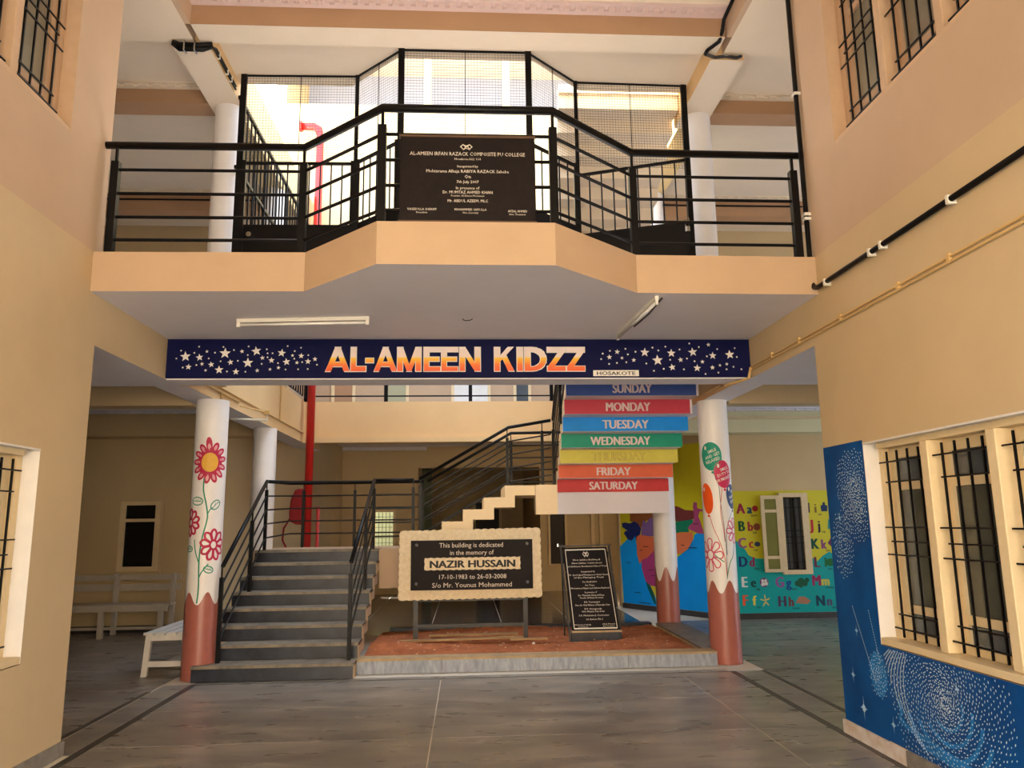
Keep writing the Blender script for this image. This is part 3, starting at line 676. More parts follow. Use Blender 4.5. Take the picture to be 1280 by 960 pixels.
# ---------------------------------------------------------------- railings
def post(t, x, y, z0, z1, w=.03, top=.12, wy=None):
    """square lower tube with a thin pin up to the handrail"""
    o = B(x-w, x+w, y-w, y+w, z0, z1-top).build('post', BLACK, t)
    B(x-w*.35, x+w*.35, y-w*.35, y+w*.35, z1-top, z1).build('post_pin', BLACK, o)
BR = thing('railing', 'black balcony railing with projecting bay around the long plaque', 'railing', (0, 5.6, Z1))
hp = [(-2.9, 5.96), (-1.315, 5.95), (-.612, 5.31), (.65, 5.31), (1.39, 5.95), (2.86, 5.96)]
T([(x, y, 4.645) for x, y in hp], .03, 10).build('handrail', BLACK, BR, smooth=True)
for dz in (4.435, 4.232, 4.033, 3.842):
    for (x0, y0), (x1, y1) in zip(hp, hp[1:]):
        T([(x0+(.1 if x0 < -2.85 else 0), y0, dz), (x1-(.1 if x1 > 2.8 else 0), y1, dz)], .014, 6).build('rail', BLACK, BR)
for x, y in ((-2.81, 5.96), hp[1], hp[2], hp[3], hp[4], (2.77, 5.96)): post(BR, x, y, Z1, 4.62)

def stair_rail(label, path, posts, drop=(.2, .39, .58, .77), r=.024, name='railing'):
    t = thing(name, label, 'railing', path[0])
    T(path, r, 8).build('handrail', BLACK, t, smooth=True)
    for d in drop:
        for a, b in zip(path, path[1:]): T([(a[0], a[1], a[2]-d), (b[0], b[1], b[2]-d)], .011, 6).build('rail', BLACK, t)
    for x, y, z0, z1 in posts: post(t, x, y, z0, z1, .02)
    return t
# lower flight, left side then back edge of the landing
stair_rail('black railing up the left side of the lower flight', [(-2.655, 8.78, 1.17), (-2.74, YL, 2.2)],
    [(-2.655, 8.76, RI, 1.17), (-2.69, 10.0, .79, 1.78), (-2.74, YL, LZ, 2.2)])
stair_rail('black railing along the back edge of the stair landing', [(-2.76, YL+.1, 2.2), (-2.7, 12.12, 2.24), (-.66, 12.12, 2.24)],
    [(-2.5, 12.12, LZ, 2.24), (-1.72, 12.12, LZ, 2.24), (-.68, 12.12, LZ, 2.24)])
stair_rail('black railing up the right side of the lower flight', [(-1.27, 8.78, 1.19), (-1.27, YL-.05, 2.2)],
    [(-1.27, 8.76, RI, 1.19), (-1.27, 10.0, .79, 1.78), (-1.27, YL-.05, LZ, 2.2)])
stair_rail('short black railing across the front of the stair landing', [(-1.27, YL+.06, 2.2), (-.74, YL+.06, 2.2)], [(-.74, YL+.06, LZ, 2.22)])
stair_rail('black railing on the near side of the zigzag side flight', [(-.66, YL+.05, 2.21), (.6, YL+.05, 2.93), (1.2, YL-.02, 3.02)],
    [(-.64, YL+.05, LZ, 2.24), (.58, YL+.05, LZ2, 2.9), (1.08, YL+.06, LZ2, 3.0)])
stair_rail('black railing on the far side of the zigzag side flight', [(-.6, 12.04, 2.24), (.7, 12.04, 2.98), (2.3, 12.04, 3.0)],
    [(.7, 12.04, LZ2, 2.96), (1.5, 12.04, LZ2, 3.0)])
def up_rail(zb, label):
    e = 8*TD
    return stair_rail(label, [(XF0-.03, YF+.1, zb+.92), (XF0-.10, YF-e, zb+.92+8*RD)], [(XF0-.03, YF+.1, zb, zb+.9), (XF0-.065, YF-4*TD+.1, zb+4*RD, zb+.9+4*RD), (XF0-.10, YF-e, zb+8*RD, zb+.9+8*RD)])
up_rail(LZ2, 'black railing climbing the left edge of the weekday stair')
stair_rail('thin black railing of the upper stair landing behind the mesh', [(-2.1, 12.12, H+2.24), (-.66, 12.12, H+2.24)], [(-2.0, 12.12, H+LZ, H+2.24), (-1.4, 12.12, H+LZ, H+2.24), (-.7, 12.12, H+LZ, H+2.24)])
# far corridor railing
FR = thing('railing', 'black railing of the far upper corridor under the sign beam', 'railing', (0, YB+.05, Z1))
for z in (4.72, 4.5, 4.27, 4.04, 3.83): B(-2.8, 2.8, YB+.06, YB+.08, z-.012, z+.012).build('rail', BLACK, FR)
for x in (-2.87+.05, -1.42, .075, 1.53): B(x-.032, x+.032, YB+.04, YB+.1, Z1, 4.72).build('post', BLACK, FR)
# side railing on the left long beam
t = thing('railing', 'black railing along the left courtyard edge, upper corridor', 'railing', (-2.87, 11, Z1))
for z in (4.5, 4.27, 4.04, 3.83): B(-2.88, -2.86, 9.3, YB, z-.012, z+.012).build('rail', BLACK, t)

# ---------------------------------------------------------------- mesh screen and gates on the balcony
MS = thing('mesh_screen', 'black framed wire mesh screen enclosing the upper stair well', 'mesh screen', (0, 8.5, Z1))
mp = [(-2.63, 8.55), (-1.29, 8.52), (-.72, 7.97), (.716, 7.97), (1.34, 8.55), (2.69, 8.58)]
ZT = ZC2-.05
def bar(a, b, w, name, parent=MS, m=BLACK): T([a, b], w*.72, 4).build(name, m, parent)
for i, (x, y) in enumerate(mp): B(x-(.035 if i not in (1, 4) else .022), x+(.035 if i not in (1, 4) else .022), y-.02, y+.02, Z1, ZT).build('post', BLACK, MS)
for i, ((x0, y0), (x1, y1)) in enumerate(zip(mp, mp[1:])):
    bar((x0, y0, ZT-.012), (x1, y1, ZT-.012), .018, 'top_rail')
    bar(((x0+x1)/2, (y0+y1)/2, 5.8), ((x0+x1)/2, (y0+y1)/2, ZT), .008, 'mid_rod')
    L = math.hypot(x1-x0, y1-y0); n = int(L/.034); w = MB()
    dx, dy = (x1-x0)/L, (y1-y0)/L; h = .0012
    for k in range(1, n):
        x, y = x0+dx*L*k/n, y0+dy*L*k/n; w.box(x-h, x+h, y-h, y+h, 5.8, ZT)
    nz = int((ZT-5.8)/.034)
    for k in range(nz):
        z = 5.8+k*.034; w.hexa([(x0, y0-h, z-h), (x1, y1-h, z-h), (x1, y1+h, z-h), (x0, y0+h, z-h), (x0, y0-h, z+h), (x1, y1-h, z+h), (x1, y1+h, z+h), (x0, y0+h, z+h)])
    w.build('wire_mesh', mat('mesh_wire', (40, 32, 26), .5), MS, kind='stuff')
def gate(label, a, b, n):
    t = thing('gate', label, 'gate', (a[0], a[1], Z1))
    (x0, y0), (x1, y1) = a, b
    for z, w in ((5.77, .03), (5.0, .02)): bar((x0, y0, z), (x1, y1, z), w, 'rail', t)
    for x, y in (a, b): B(x-.025, x+.025, y-.025, y+.025, Z1+.02, 5.8).build('stile', BLACK, t)
    MB().hexa([(x0, y0-.008, Z1+.05), (x1, y1-.008, Z1+.05), (x1, y1+.008, Z1+.05), (x0, y0+.008, Z1+.05), (x0, y0-.008, 5.0), (x1, y1-.008, 5.0), (x1, y1+.008, 5.0), (x0, y0+.008, 5.0)]).build('sheet', BLACK, t)
    for k in range(1, n):
        x, y = x0+(x1-x0)*k/n, y0+(y1-y0)*k/n; T([(x, y, 5.0), (x, y, 5.77)], .009, 6).build('gate_bar', BLACK, t)
    return t
g1 = gate('closed black gate under the left mesh panel', (-2.58, 8.55), (-1.32, 8.53), 10)
T([(-2.48, 8.5, 4.88), (-2.48, 8.53, 4.88)], .03, 16).build('latch_disc', STEEL, g1)
gate('black gate panel under the left slanted mesh', (-1.26, 8.49), (-.76, 8.0), 6)
gate('black gate panel behind the long plaque', (-.68, 7.97), (.68, 7.97), 10)
gate('black gate panel under the right slanted mesh', (.75, 8.0), (1.31, 8.5), 5)
g2 = gate('half open black gate leaf under the right mesh panel', (1.37, 8.76), (2.6, 8.3), 9)
T([(2.55, 8.26, 4.92), (2.55, 8.26, 4.86)], .032, 12).build('padlock', STEEL, g2)
T([(2.53, 8.26, 4.92), (2.52, 8.25, 5.0), (2.56, 8.25, 5.03), (2.58, 8.26, 4.95)], .006, 6).build('padlock_shackle', STEEL, g2)
SG = thing('side_grille', 'tall black barred grille along the left of the stair well', 'grille', (-2.72, 11, Z1))
k = 0; y = 8.75
while y < YB-.1:
    B(-2.735, -2.715, y-.01, y+.01, Z1, 6.7).build('grille_bar', BLACK, SG); y += .17
B(-2.745, -2.705, 8.7, YB, 6.68, 6.72).build('top_rail', BLACK, SG); B(-2.745, -2.705, 8.7, YB, 5.78, 5.82).build('rail', BLACK, SG)

# ---------------------------------------------------------------- painted sign on the cross beam
SB = thing('painted_sign', 'dark blue starry AL-AMEEN KIDZZ sign painted across the beam', 'sign', (0, 7.49, 3.2))
SY = 7.47
NAVY = mat('sign_navy_paint', (14, 18, 62), .6, .15, 6, spec=.1)
B(XL+.002, XR-.002, SY, 7.5, 3.012, 3.398).build('panel', NAVY, SB)
def grad():
    m = bpy.data.materials.new('sunset_letter_paint'); m.use_nodes = True; nt = m.node_tree; b = nt.nodes['Principled BSDF']
    tc = nt.nodes.new('ShaderNodeTexCoord'); sp = nt.nodes.new('ShaderNodeSeparateXYZ'); mr = nt.nodes.new('ShaderNodeMapRange')
    mr.inputs['From Min'].default_value = -.135; mr.inputs['From Max'].default_value = .12
    r = nt.nodes.new('ShaderNodeValToRGB'); e = r.color_ramp.elements
    e[0].position = 0; e[0].color = rgb((236, 84, 34)); e[1].position = 1; e[1].color = rgb((236, 218, 214))
    for p, c in ((.28, (240, 112, 34)), (.48, (244, 176, 36)), (.56, (246, 196, 60)), (.6, (236, 214, 200))): k = e.new(p); k.color = rgb(c)
    nt.links.new(tc.outputs['Object'], sp.inputs[0]); nt.links.new(sp.outputs[2], mr.inputs['Value']); nt.links.new(mr.outputs[0], r.inputs[0]); nt.links.new(r.outputs[0], b.inputs['Base Color'])
    b.inputs['Roughness'].default_value = .5; return m
GR = grad()
def S_px(x): return -2.9+(x-212)*(5.775/726.5)       # position along the beam
# block letters as convex strokes in a unit box
def seg(x0, y0, x1, y1, w): return [(x0, y0), (x0+w, y0), (x1+w, y1), (x1, y1)]
K = .24
GLY = {'A': [seg(0, 0, .38, 1, K), seg(1-K, 0, .38, 1, K), [(.25, .2), (.75, .2), (.68, .38), (.32, .38)]], 'L': [seg(0, 0, 0, 1, .34), [(0, 0), (1, 0), (1, .2), (0, .2)]], '-': [[(0, .36), (1, .36), (1, .54), (0, .54)]],
 'M': [seg(0, 0, 0, 1, .22), seg(.78, 0, .78, 1, .22), [(.0, 1), (.24, 1), (.6, 0), (.4, 0)], [(.76, 1), (1, 1), (.6, 0), (.4, 0)]], 'E': [seg(0, 0, 0, 1, .3), [(0, 0), (1, 0), (1, .18), (0, .18)], [(0, .42), (.92, .42), (.92, .59), (0, .59)], [(0, .82), (1, .82), (1, 1), (0, 1)]],
 'N': [seg(0, 0, 0, 1, .25), seg(.75, 0, .75, 1, .25), [(0, 1), (.28, 1), (1, 0), (.72, 0)]], 'K': [seg(0, 0, 0, 1, .27), [(.25, .36), (.25, .62), (.66, 1), (.97, 1)], [(.4, .56), (.62, .66), (1, 0), (.68, 0)]], 'I': [seg(0, 0, 0, 1, 1)],
 'D': [seg(0, 0, 0, 1, .26)]+[[(.35+.39*math.cos(a)*.999, .5+.32*math.sin(a)), (.35+.65*math.cos(a), .5+.5*math.sin(a)), (.35+.65*math.cos(b), .5+.5*math.sin(b)), (.35+.39*math.cos(b), .5+.32*math.sin(b))] for a, b in [(-PI/2+PI*k/10, -PI/2+PI*(k+1)/10) for k in range(10)]]+[[(.2, 0), (.36, 0), (.36, .18), (.2, .18)], [(.2, .82), (.36, .82), (.36, 1), (.2, 1)]],
 'Z': [[(0, 0), (1, 0), (1, .2), (0, .2)], [(0, .8), (1, .8), (1, 1), (0, 1)], [(0, .16), (.36, .16), (1, .84), (.64, .84)]]}
for ci, (ch, a, b) in enumerate((('A', 15, 125), ('L', 131, 200), ('-', 199, 235), ('A', 238, 343), ('M', 346, 455), ('E', 469, 545), ('E', 551, 627), ('N', 636, 732), ('K', 799, 891), ('I', 906, 932), ('D', 941, 1044), ('Z', 1049, 1134), ('Z', 1141, 1226))):
    u0, u1 = S_px(400+a/3.765), S_px(400+b/3.765); w0, w1 = 3.075, 3.315
    o = Dec(front(SY)); f = Dec(front(SY)); e = .007
    for k, q in enumerate(GLY[ch]):
        P = [(u0+x*(u1-u0), w0+y*(w1-w0)) for x, y in q]
        f.add([front(SY)(x, y, .0075+.0002*k) for x, y in P], [(0, 1, 2, 3)])
        cx_ = sum(x for x, y in P)/4; cy_ = sum(y for x, y in P)/4
        o.add([front(SY)(x+(e if x > cx_ else -e), y+(e if y > cy_ else -e), .0012+.0003*k+.00004*(ci % 3)) for x, y in P], [(0, 1, 2, 3)])
    f = f.build('letter', GR, SB, label='white to orange letter %s' % ch if ch != '-' else 'white to orange hyphen'); 
    for v in range(1): pass
    o.build('letter_outline', OUTL, f)
def star(d, u, w, R, h=.002, rot=0):
    d.poly([(u+(R if k % 2 == 0 else R*.42)*math.sin(PI*k/5+rot), w+(R if k % 2 == 0 else R*.42)*math.cos(PI*k/5+rot)) for k in range(10)], h)
d = Dec(front(SY))
SX = lambda x, y: (S_px(200+x*.1875), 3.40-((y-137)/262)*.385)
for x, y, R in ((185,257,34),(275,263,24),(208,327,20),(352,311,20),(437,235,36),(404,347,28),(474,296,20),(512,360,22),(545,222,14),(586,300,34),(637,220,32),(678,266,16),(737,283,20),(801,233,27),(834,294,25),(872,250,11),(928,253,19),(902,299,13),(973,291,20),(1018,275,16),(784,333,13),(648,352,14),(730,344,11),(320,223,11),(293,307,13),(318,350,11)):
    u, w = SX(x, y); q = Dec(front(SY)); star(q, u, w, R*.1875*.00795*1.05, rot=random.uniform(-.2, .2)); q.build('painted_star', OUTL, SB)
for x, y in ((155,217),(128,270),(268,190),(240,232),(334,270),(372,231),(258,314),(172,331),(424,192),(493,213),(411,289),(455,358),(521,286),(583,247),(586,188),(573,360),(675,307),(704,208),(710,235),(711,262),(742,235),(780,302),(830,345),(838,186),(885,220),(884,272),(925,197),(936,295),(974,248),(1032,313),(911,344),(973,342)):
    u, w = SX(x, y); d.polar(u, w, .0085, .002, 1, 6)
SX2 = lambda x, y: (S_px(720+x*.1719), 3.40-((y-30)/273)*.385)
for x, y, R in ((217,161,20),(276,122,20),(310,167,13),(397,182,17),(481,126,34),(574,184,40),(679,132,32),(681,235,26),(746,180,20),(840,124,34),(867,241,28),(909,195,16),(961,70,16),(989,150,28),(982,237,18),(1118,143,35),(1091,212,13),(1039,221,12)):
    u, w = SX2(x, y); q = Dec(front(SY)); star(q, u, w, R*.1719*.00795*1.05, rot=random.uniform(-.2, .2)); q.build('painted_star', OUTL, SB)
for x, y in ((168,135),(155,175),(222,115),(338,100),(354,141),(412,122),(271,203),(341,198),(213,210),(540,91),(583,112),(637,84),(489,207),(543,260),(617,246),(668,180),(742,105),(794,171),(767,250),(818,61),(888,87),(850,191),(927,284),(945,155),(1026,102),(1024,274),(1087,250),(1140,232),(1158,95),(1170,160),(1199,250)):
    u, w = SX2(x, y); d.polar(u, w, .0095, .002, 1, 6)
d.build('painted_dots', OUTL, SB, kind='stuff')
d = Dec(front(SY)); d.rect(S_px(736), S_px(794), 3.022, 3.082, .002); o = d.build('name_strip', OUTL, SB, label='white strip lettered HOSAKOTE')
d = Dec(front(SY)); d.text('HOSAKOTE', (S_px(736)+S_px(794))/2, 3.034, .05, .004, bold=.015, width=.39); d.build('lettering', mat('black_letter_paint', (26, 24, 24), .5), o)

# ---------------------------------------------------------------- plaques
def lines(d, rows, h=.002):
    for s, u, w, size, width in rows: d.text(s, u, w, size, h, width=width, res=1)
def emblem(d, u, w, s):
    d.ribbon([(u-s, w), (u-.5*s, w+.4*s), (u, w), (u+.5*s, w+.4*s), (u+s, w)], s*.12, .002, sub=4)
    d.ribbon([(u-.9*s, w+.1*s), (u-.4*s, w-.35*s), (u+.1*s, w+.3*s), (u+.5*s, w-.3*s), (u+.9*s, w+.1*s)], s*.12, .002, sub=4)
    d.ribbon([(u-.6*s, w+.5*s), (u, w+.25*s), (u+.6*s, w+.5*s)], s*.1, .002, sub=4); d.ribbon([(u-.5*s, w-.45*s), (u, w-.2*s), (u+.6*s, w-.45*s)], s*.1, .002, sub=4)
UP = thing('inaugural_plaque', 'wide black stone plaque fixed to the balcony railing bay', 'plaque', (.03, 5.26, 3.74))
PX0, PX1, PZ0, PZ1, PY = -.475, .505, 3.735, 4.39, 5.25
B(PX0, PX1, PY, PY+.03, PZ0, PZ1).build('slab', STONE, UP)
B(PX0-.008, PX1+.008, PY-.004, PY+.034, PZ1-.004, PZ1+.014).build('edge_strip', mat('brown_edge', (92, 70, 52), .6), UP); B(PX0-.01, PX1+.01, PY-.01, PY+.034, PZ0-.01, PZ0+.004).build('edge_strip', MATS['brown_edge'], UP)
d = Dec(front(PY)); cu = (PX0+PX1)/2; Wd = PX1-PX0
W = lambda y: PZ1-(y-130)/(700-130)*(PZ1-PZ0)         # rows read from the photograph
emblem(d, cu-.01, W(200), .045)
lines(d, [('AL-AMEEN IRFAN RAZACK COMPOSITE PU COLLEGE', cu, W(258), .04, .84), ('Hosakote-562 114', cu, W(288), .024, .19), ('Inaugurated by', cu, W(338), .026, .15),
  ('Mohtarama Alhaja RABIYA RAZACK Saheba', cu, W(374), .034, .6), ('On', cu, W(412), .04, .045), ('7th July 2007', cu, W(444), .03, .16), ('In presence of', cu, W(486), .032, .17),
  ('Dr. MUMTAZ AHMED KHAN', cu, W(515), .032, .36), ('Founder, Al-Ameen Movement', cu, W(535), .02, .24), ('Mr. ABDUL AZEEM, MLC', cu, W(572), .03, .29),
  ('VASEEULLA SHERIFF', PX0+.16, W(628), .024, .21), ('President', PX0+.16, W(648), .02, .08), ('MOHAMMED SAFIULLA', cu+.02, W(628), .024, .23), ('Hon. Secretary', cu+.02, W(648), .02, .11),
  ('AFZAL AHMED', PX1-.13, W(636), .024, .14), ('Hon. Treasurer', PX1-.13, W(656), .02, .12)])
d.build('lettering', ENGR, UP, kind='stuff')

MBD = thing('memorial_board', 'cream stone memorial board on dark metal legs in the soil bed', 'memorial board', (.04, 10.35, .1))
by = 10.3
pts = []
def wob(a, b, n, amp): return [(a[0]+(b[0]-a[0])*k/n, a[1]+(b[1]-a[1])*k/n, amp*(1 if k % 2 else -1)) for k in range(n)]
cs = [(-.872, .632), (.972, .645), (.962, 1.515), (-.862, 1.495)]
for i in range(4):
    a, b = cs[i], cs[(i+1) % 4]; n = 114 if i % 2 == 0 else 54; L = math.hypot(b[0]-a[0], b[1]-a[1]); nx, nz = (b[1]-a[1])/L, -(b[0]-a[0])/L
    for k in range(n):
        e = .013*abs(math.sin(PI*k/6))+.001; pts.append((a[0]+(b[0]-a[0])*k/n+nx*e, a[1]+(b[1]-a[1])*k/n+nz*e))
MB().prism(pts, 'Y', by, by+.06).build('rock_edged_slab', BOARD, MBD)
PL = B(-.722, .862, by-.028, by, .748, 1.378).build('plaque_panel', STONE, MBD)
d = Dec(front(by-.028)); cu = .07
d.text('This building is dedicated', cu-.01, 1.285, .085, .002, width=.83, res=2); d.text('in the memory of', cu, 1.19, .085, .002, width=.57, res=2)
d.text('17-10-1983 to 26-03-2008', cu+.01, .885, .08, .002, width=.87, res=2); d.text('S/o Mr. Younus Mohammed', cu+.0, .78, .085, .002, width=1.03, res=2)
d.build('lettering', ENGR, PL, kind='stuff')
d = Dec(front(by-.028))
q = []
for a, b in (((-.545, 1.0), (.7, 1.0)), ((.7, 1.0), (.7, 1.155)), ((.7, 1.155), (-.545, 1.155)), ((-.545, 1.155), (-.545, 1.0))):
    n = 30 if a[1] == b[1] else 4
    for k in range(n):
        e = .004*(-1)**k; q.append((a[0]+(b[0]-a[0])*k/n+(e if a[0] == b[0] else 0), a[1]+(b[1]-a[1])*k/n+(e if a[1] == b[1] else 0)))
d.poly(q, .002); o = d.build('name_strip', BOARD, PL)
d = Dec(front(by-.028)); [d.text('NAZIR HUSSAIN', .078+dx, 1.03+dz, .128, .004+.0004*q, width=1.10, res=3) for q, (dx, dz) in enumerate(((-.007, 0), (0, .003), (.007, 0), (0, -.003)))]; d.build('lettering', mat('black_letter_paint', (30, 26, 24), .5), o)
for x in (-.65, .79):
    for z in (.83, 1.32): T([(x, by-.028, z), (x, by-.045, z)], [.022, .012], 12).build('stud', mat('dull_stud_metal', (118, 112, 106), .55, metal=.6), PL)
for x in (-.66, .765): B(x-.03, x+.03, by+.06, by+.11, .1, 1.4).build('leg', DKMET, MBD)
B(-.63, .735, by+.065, by+.1, .27, .315).build('cross_rail', DKMET, MBD)
B(-.64, .745, by+.065, by+.1, .60, .625).build('cross_rail', DKMET, MBD)

PS = thing('plaque_stand', 'tall black inscribed plaque leaning on a metal stand in the soil', 'plaque', (1.6, 10.2, .1))
# leaning face: bottom edge near the camera, top edge further back
F0 = Vector((1.325, 10.02, .235)); F1 = Vector((1.935, 10.02, .235)); F3 = Vector((1.275, 10.38, 1.255)); F2 = Vector((1.862, 10.38, 1.262))
nrm = (F1-F0).cross(F3-F0).normalized()
def lean(u, w, h):                          # u, w in 0..1
    p = F0*(1-u)*(1-w)+F1*u*(1-w)+F2*u*w+F3*(1-u)*w
    return tuple(p+nrm*h)
m = MB().hexa([lean(0, 0, -.03), lean(1, 0, -.03), lean(1, 1, -.03), lean(0, 1, -.03), lean(0, 0, 0), lean(1, 0, 0), lean(1, 1, 0), lean(0, 1, 0)])
sl = m.build('slab', STONE, PS)
d = Dec(lean)
for a, b in (((.05, .03), (.95, .03)), ((.95, .03), (.95, .97)), ((.95, .97), (.05, .97)), ((.05, .97), (.05, .03))): d.ribbon([a, b], .014, .002, sub=1)
rows = [('Silver Jubilee Building &', .835, .62), ('Silver Jubilee Celebrations', .795, .68), ('of Al-Ameen Residential School Trust', .755, .88), ('Inaugurated by', .69, .3), ('Mr. Syed Iqbal Mohammed Chief Guest', .65, .88), ('of the Managing Trust', .618, .66),
        ('On 15-08-2010', .565, .32), ('Hon. Trustee', .525, .2), ('Mohammed Riyaz and Sultana Rasheed', .49, .84), ('In presence of', .44, .26), ('Dr. Mumtaz Ahmed Khan', .405, .56), ('Founder, Al-Ameen Movement', .375, .5),
        ('B.R. Yeswantpur', .325, .34), ('Hon. the Chief Minister of Karnataka Govt', .29, .74), ('B.V. Hosagowda', .245, .36), ('Hon. Minister Dist. Kolar', .215, .48), ('S.A. Mohammed, Contractor', .17, .64), ('S.A. Basheer, M.L.C', .125, .36)]
def squash(u, w, h): return lean(u, w, h)
tt_ = Dec(lean)
for s, w, wd in rows: tt_.text(s, .5, w, .028, .002, width=wd, res=1)
for s, u, w, wd in (('Mohammed Safiulla', .24, .065, .34), ('Secretary', .24, .042, .2), ('Afzal Ahmed', .78, .07, .26), ('Hon. Treasurer', .78, .046, .24)): tt_.text(s, u, w, .022, .002, width=wd, res=1)
emblem(tt_, .5, .91, .07)
d.build('border_line', ENGR, sl); tt_.build('lettering', ENGR, sl, kind='stuff')
for x, y, z in ((1.31, 10.2, .55), (1.29, 10.3, .95), (1.93, 10.17, .5), (1.9, 10.28, .93)): T([(x, y-.04, z), (x, y+.02, z)], .011, 8).build('stud', MATS['dull_stud_metal'], PS)
for x0, x1 in ((1.3, 1.25), (1.95, 1.9)): T([(x0, 10.03, .1), (x1, 10.42, 1.27)], .016, 4).build('frame_leg', DKMET, PS)
for x in (1.3, 1.92): T([(x, 10.6, .1), (x-.04, 10.42, 1.2)], .014, 4).build('rear_leg', DKMET, PS)
T([(1.2, 10.38, 1.275), (1.93, 10.4, 1.285)], .012, 4).build('top_bar', DKMET, PS); B(1.2, 1.215, 10.36, 10.38, 1.27, 1.31).build('top_hook', STEEL, PS)
MB().box(1.315, 1.945, 9.98, 10.06, .115, .225, 0).box(1.31, 1.95, 9.96, 10.08, .225, .243, 1).build('base_box', [GRAN, CURBT], PS)
B(1.34, 1.97, 9.96, 10.1, .09, .115).build('footing_slab', CURBT, PS)

# ---------------------------------------------------------------- soil bed and curb
CB = thing('planter_curb', 'low granite curb framing the red soil bed', 'curb', (.8, 8.85, 0))
xs = [-1.19, -.27, .75, 1.78, 2.78]
for a, b in zip(xs, xs[1:]):
    B(a+.002, b-.002, 8.80, 8.82, 0, .135).build('cladding_panel', CURB, CB)
    B(a+.001, b-.001, 8.79, 9.02, .136, .158).build('coping_stone', CURBT, CB)
B(-1.18, 2.77, 8.82, 9.0, 0, .136).build('core', DEEP, CB)
B(2.70, 3.06, 9.18, 11.28, 0, .136).build('core', DEEP, CB)
for a, b in ((9.18, 10.2), (10.2, 11.26)): B(2.69, 3.07, a+.001, b-.001, .136, .158).build('coping_stone', TREAD, CB)
B(2.69, 2.8, 9.02, 9.18, .0, .158).build('coping_stone', TREAD, CB)
B(-1.1, 2.69, 11.5, 11.7, 0, .13).build('core', GRAN, CB)
sm = MB(); nx, ny = 76, 50
def sz(x, y): return .105+.03*math.sin(x*2.1+.5)*math.sin(y*1.7)+random.uniform(-.008, .008)+.05*math.exp(-((x+.95)**2+(y-9.9)**2)/.06)
for j in range(ny+1):
    for i in range(nx+1):
        x = -1.18+3.87*i/nx; y = 9.02+2.48*j/ny; z = sz(x, y)
        if j == 0: z = .13
        sm.v.append((x, y, z))
for j in range(ny):
    for i in range(nx): k = j*(nx+1)+i; sm.f.append((k, k+1, k+nx+2, k+nx+1)); sm.m.append(0)
props(sm.build('red_soil', SOIL), label='red soil filling the bed inside the granite curb', cat='soil', kind='stuff')
pb = MB()
for k in range(260):
    x = random.uniform(-1.1, 2.6); y = random.uniform(9.1, 11.2); r = random.choice((.006, .008, .012, .016)); z = sz(x, y)+r*.3
    pb.add([(x+r, y, z), (x, y+r, z), (x-r*1.1, y, z), (x, y-r, z), (x, y, z+r*.8)], [(0, 1, 4), (1, 2, 4), (2, 3, 4), (3, 0, 4)])
props(pb.build('gravel', mat('pale_gravel', (206, 160, 120), .9, .3, 40)), label='small pale gravel bits scattered over the red soil', cat='gravel', kind='stuff')
def plank(label, a, b, w=.045, z=.125, h=.02):
    a, b = Vector(a), Vector(b); d = (b-a).normalized(); n = Vector((-d.y, d.x))*w
    props(MB().hexa([(a.x-n.x, a.y-n.y, z), (b.x-n.x, b.y-n.y, z), (b.x+n.x, b.y+n.y, z), (a.x+n.x, a.y+n.y, z), (a.x-n.x, a.y-n.y, z+h), (b.x-n.x, b.y-n.y, z+h), (b.x+n.x, b.y+n.y, z+h), (a.x+n.x, a.y+n.y, z+h)]).build('plank', WOOD), label=label, cat='plank')
plank('long thin batten lying on the soil between the board legs', (-.5, 10.62), (.68, 10.66), .04, .13)
plank('longest wooden batten in front of the memorial board legs', (-.85, 10.14), (.72, 10.30), .05, .135)
plank('short batten by the right leg of the memorial board', (.55, 10.1), (1.02, 10.12), .035, .135)
def rock(label, x, y, r, m):
    b = MB(); n = 8; ph = random.random()
    rings = [(-.3, .8), (.1, 1.0), (.5, .75), (.8, .3)]
    for h, k in rings:
        for i in range(n): q = k*random.uniform(.8, 1.15); b.v.append((x+r*q*math.cos(2*PI*i/n+ph), y+r*q*math.sin(2*PI*i/n+ph), .12+r*h+r*.2))
    for j in range(3):
        for i in range(n): b.f.append((j*n+i, j*n+(i+1) % n, (j+1)*n+(i+1) % n, (j+1)*n+i)); b.m.append(0)
    b.f.append(tuple(range(3*n, 4*n))); b.m.append(0); b.f.append(tuple(range(n))[::-1]); b.m.append(0)
    props(b.build('stone', m), label=label, cat='stone')
RK = mat('soil_stained_stone', (150, 104, 78), .9, .3, 30)
rock('brown stone on the heap at the left end of the soil bed', -.98, 9.95, .05, RK)
rock('smaller stone left of the brown stone heap', -1.06, 9.8, .035, RK)
rock('pale pebble by the right end of the short batten', .82, 9.85, .022, mat('pale_stone', (226, 210, 200), .8))

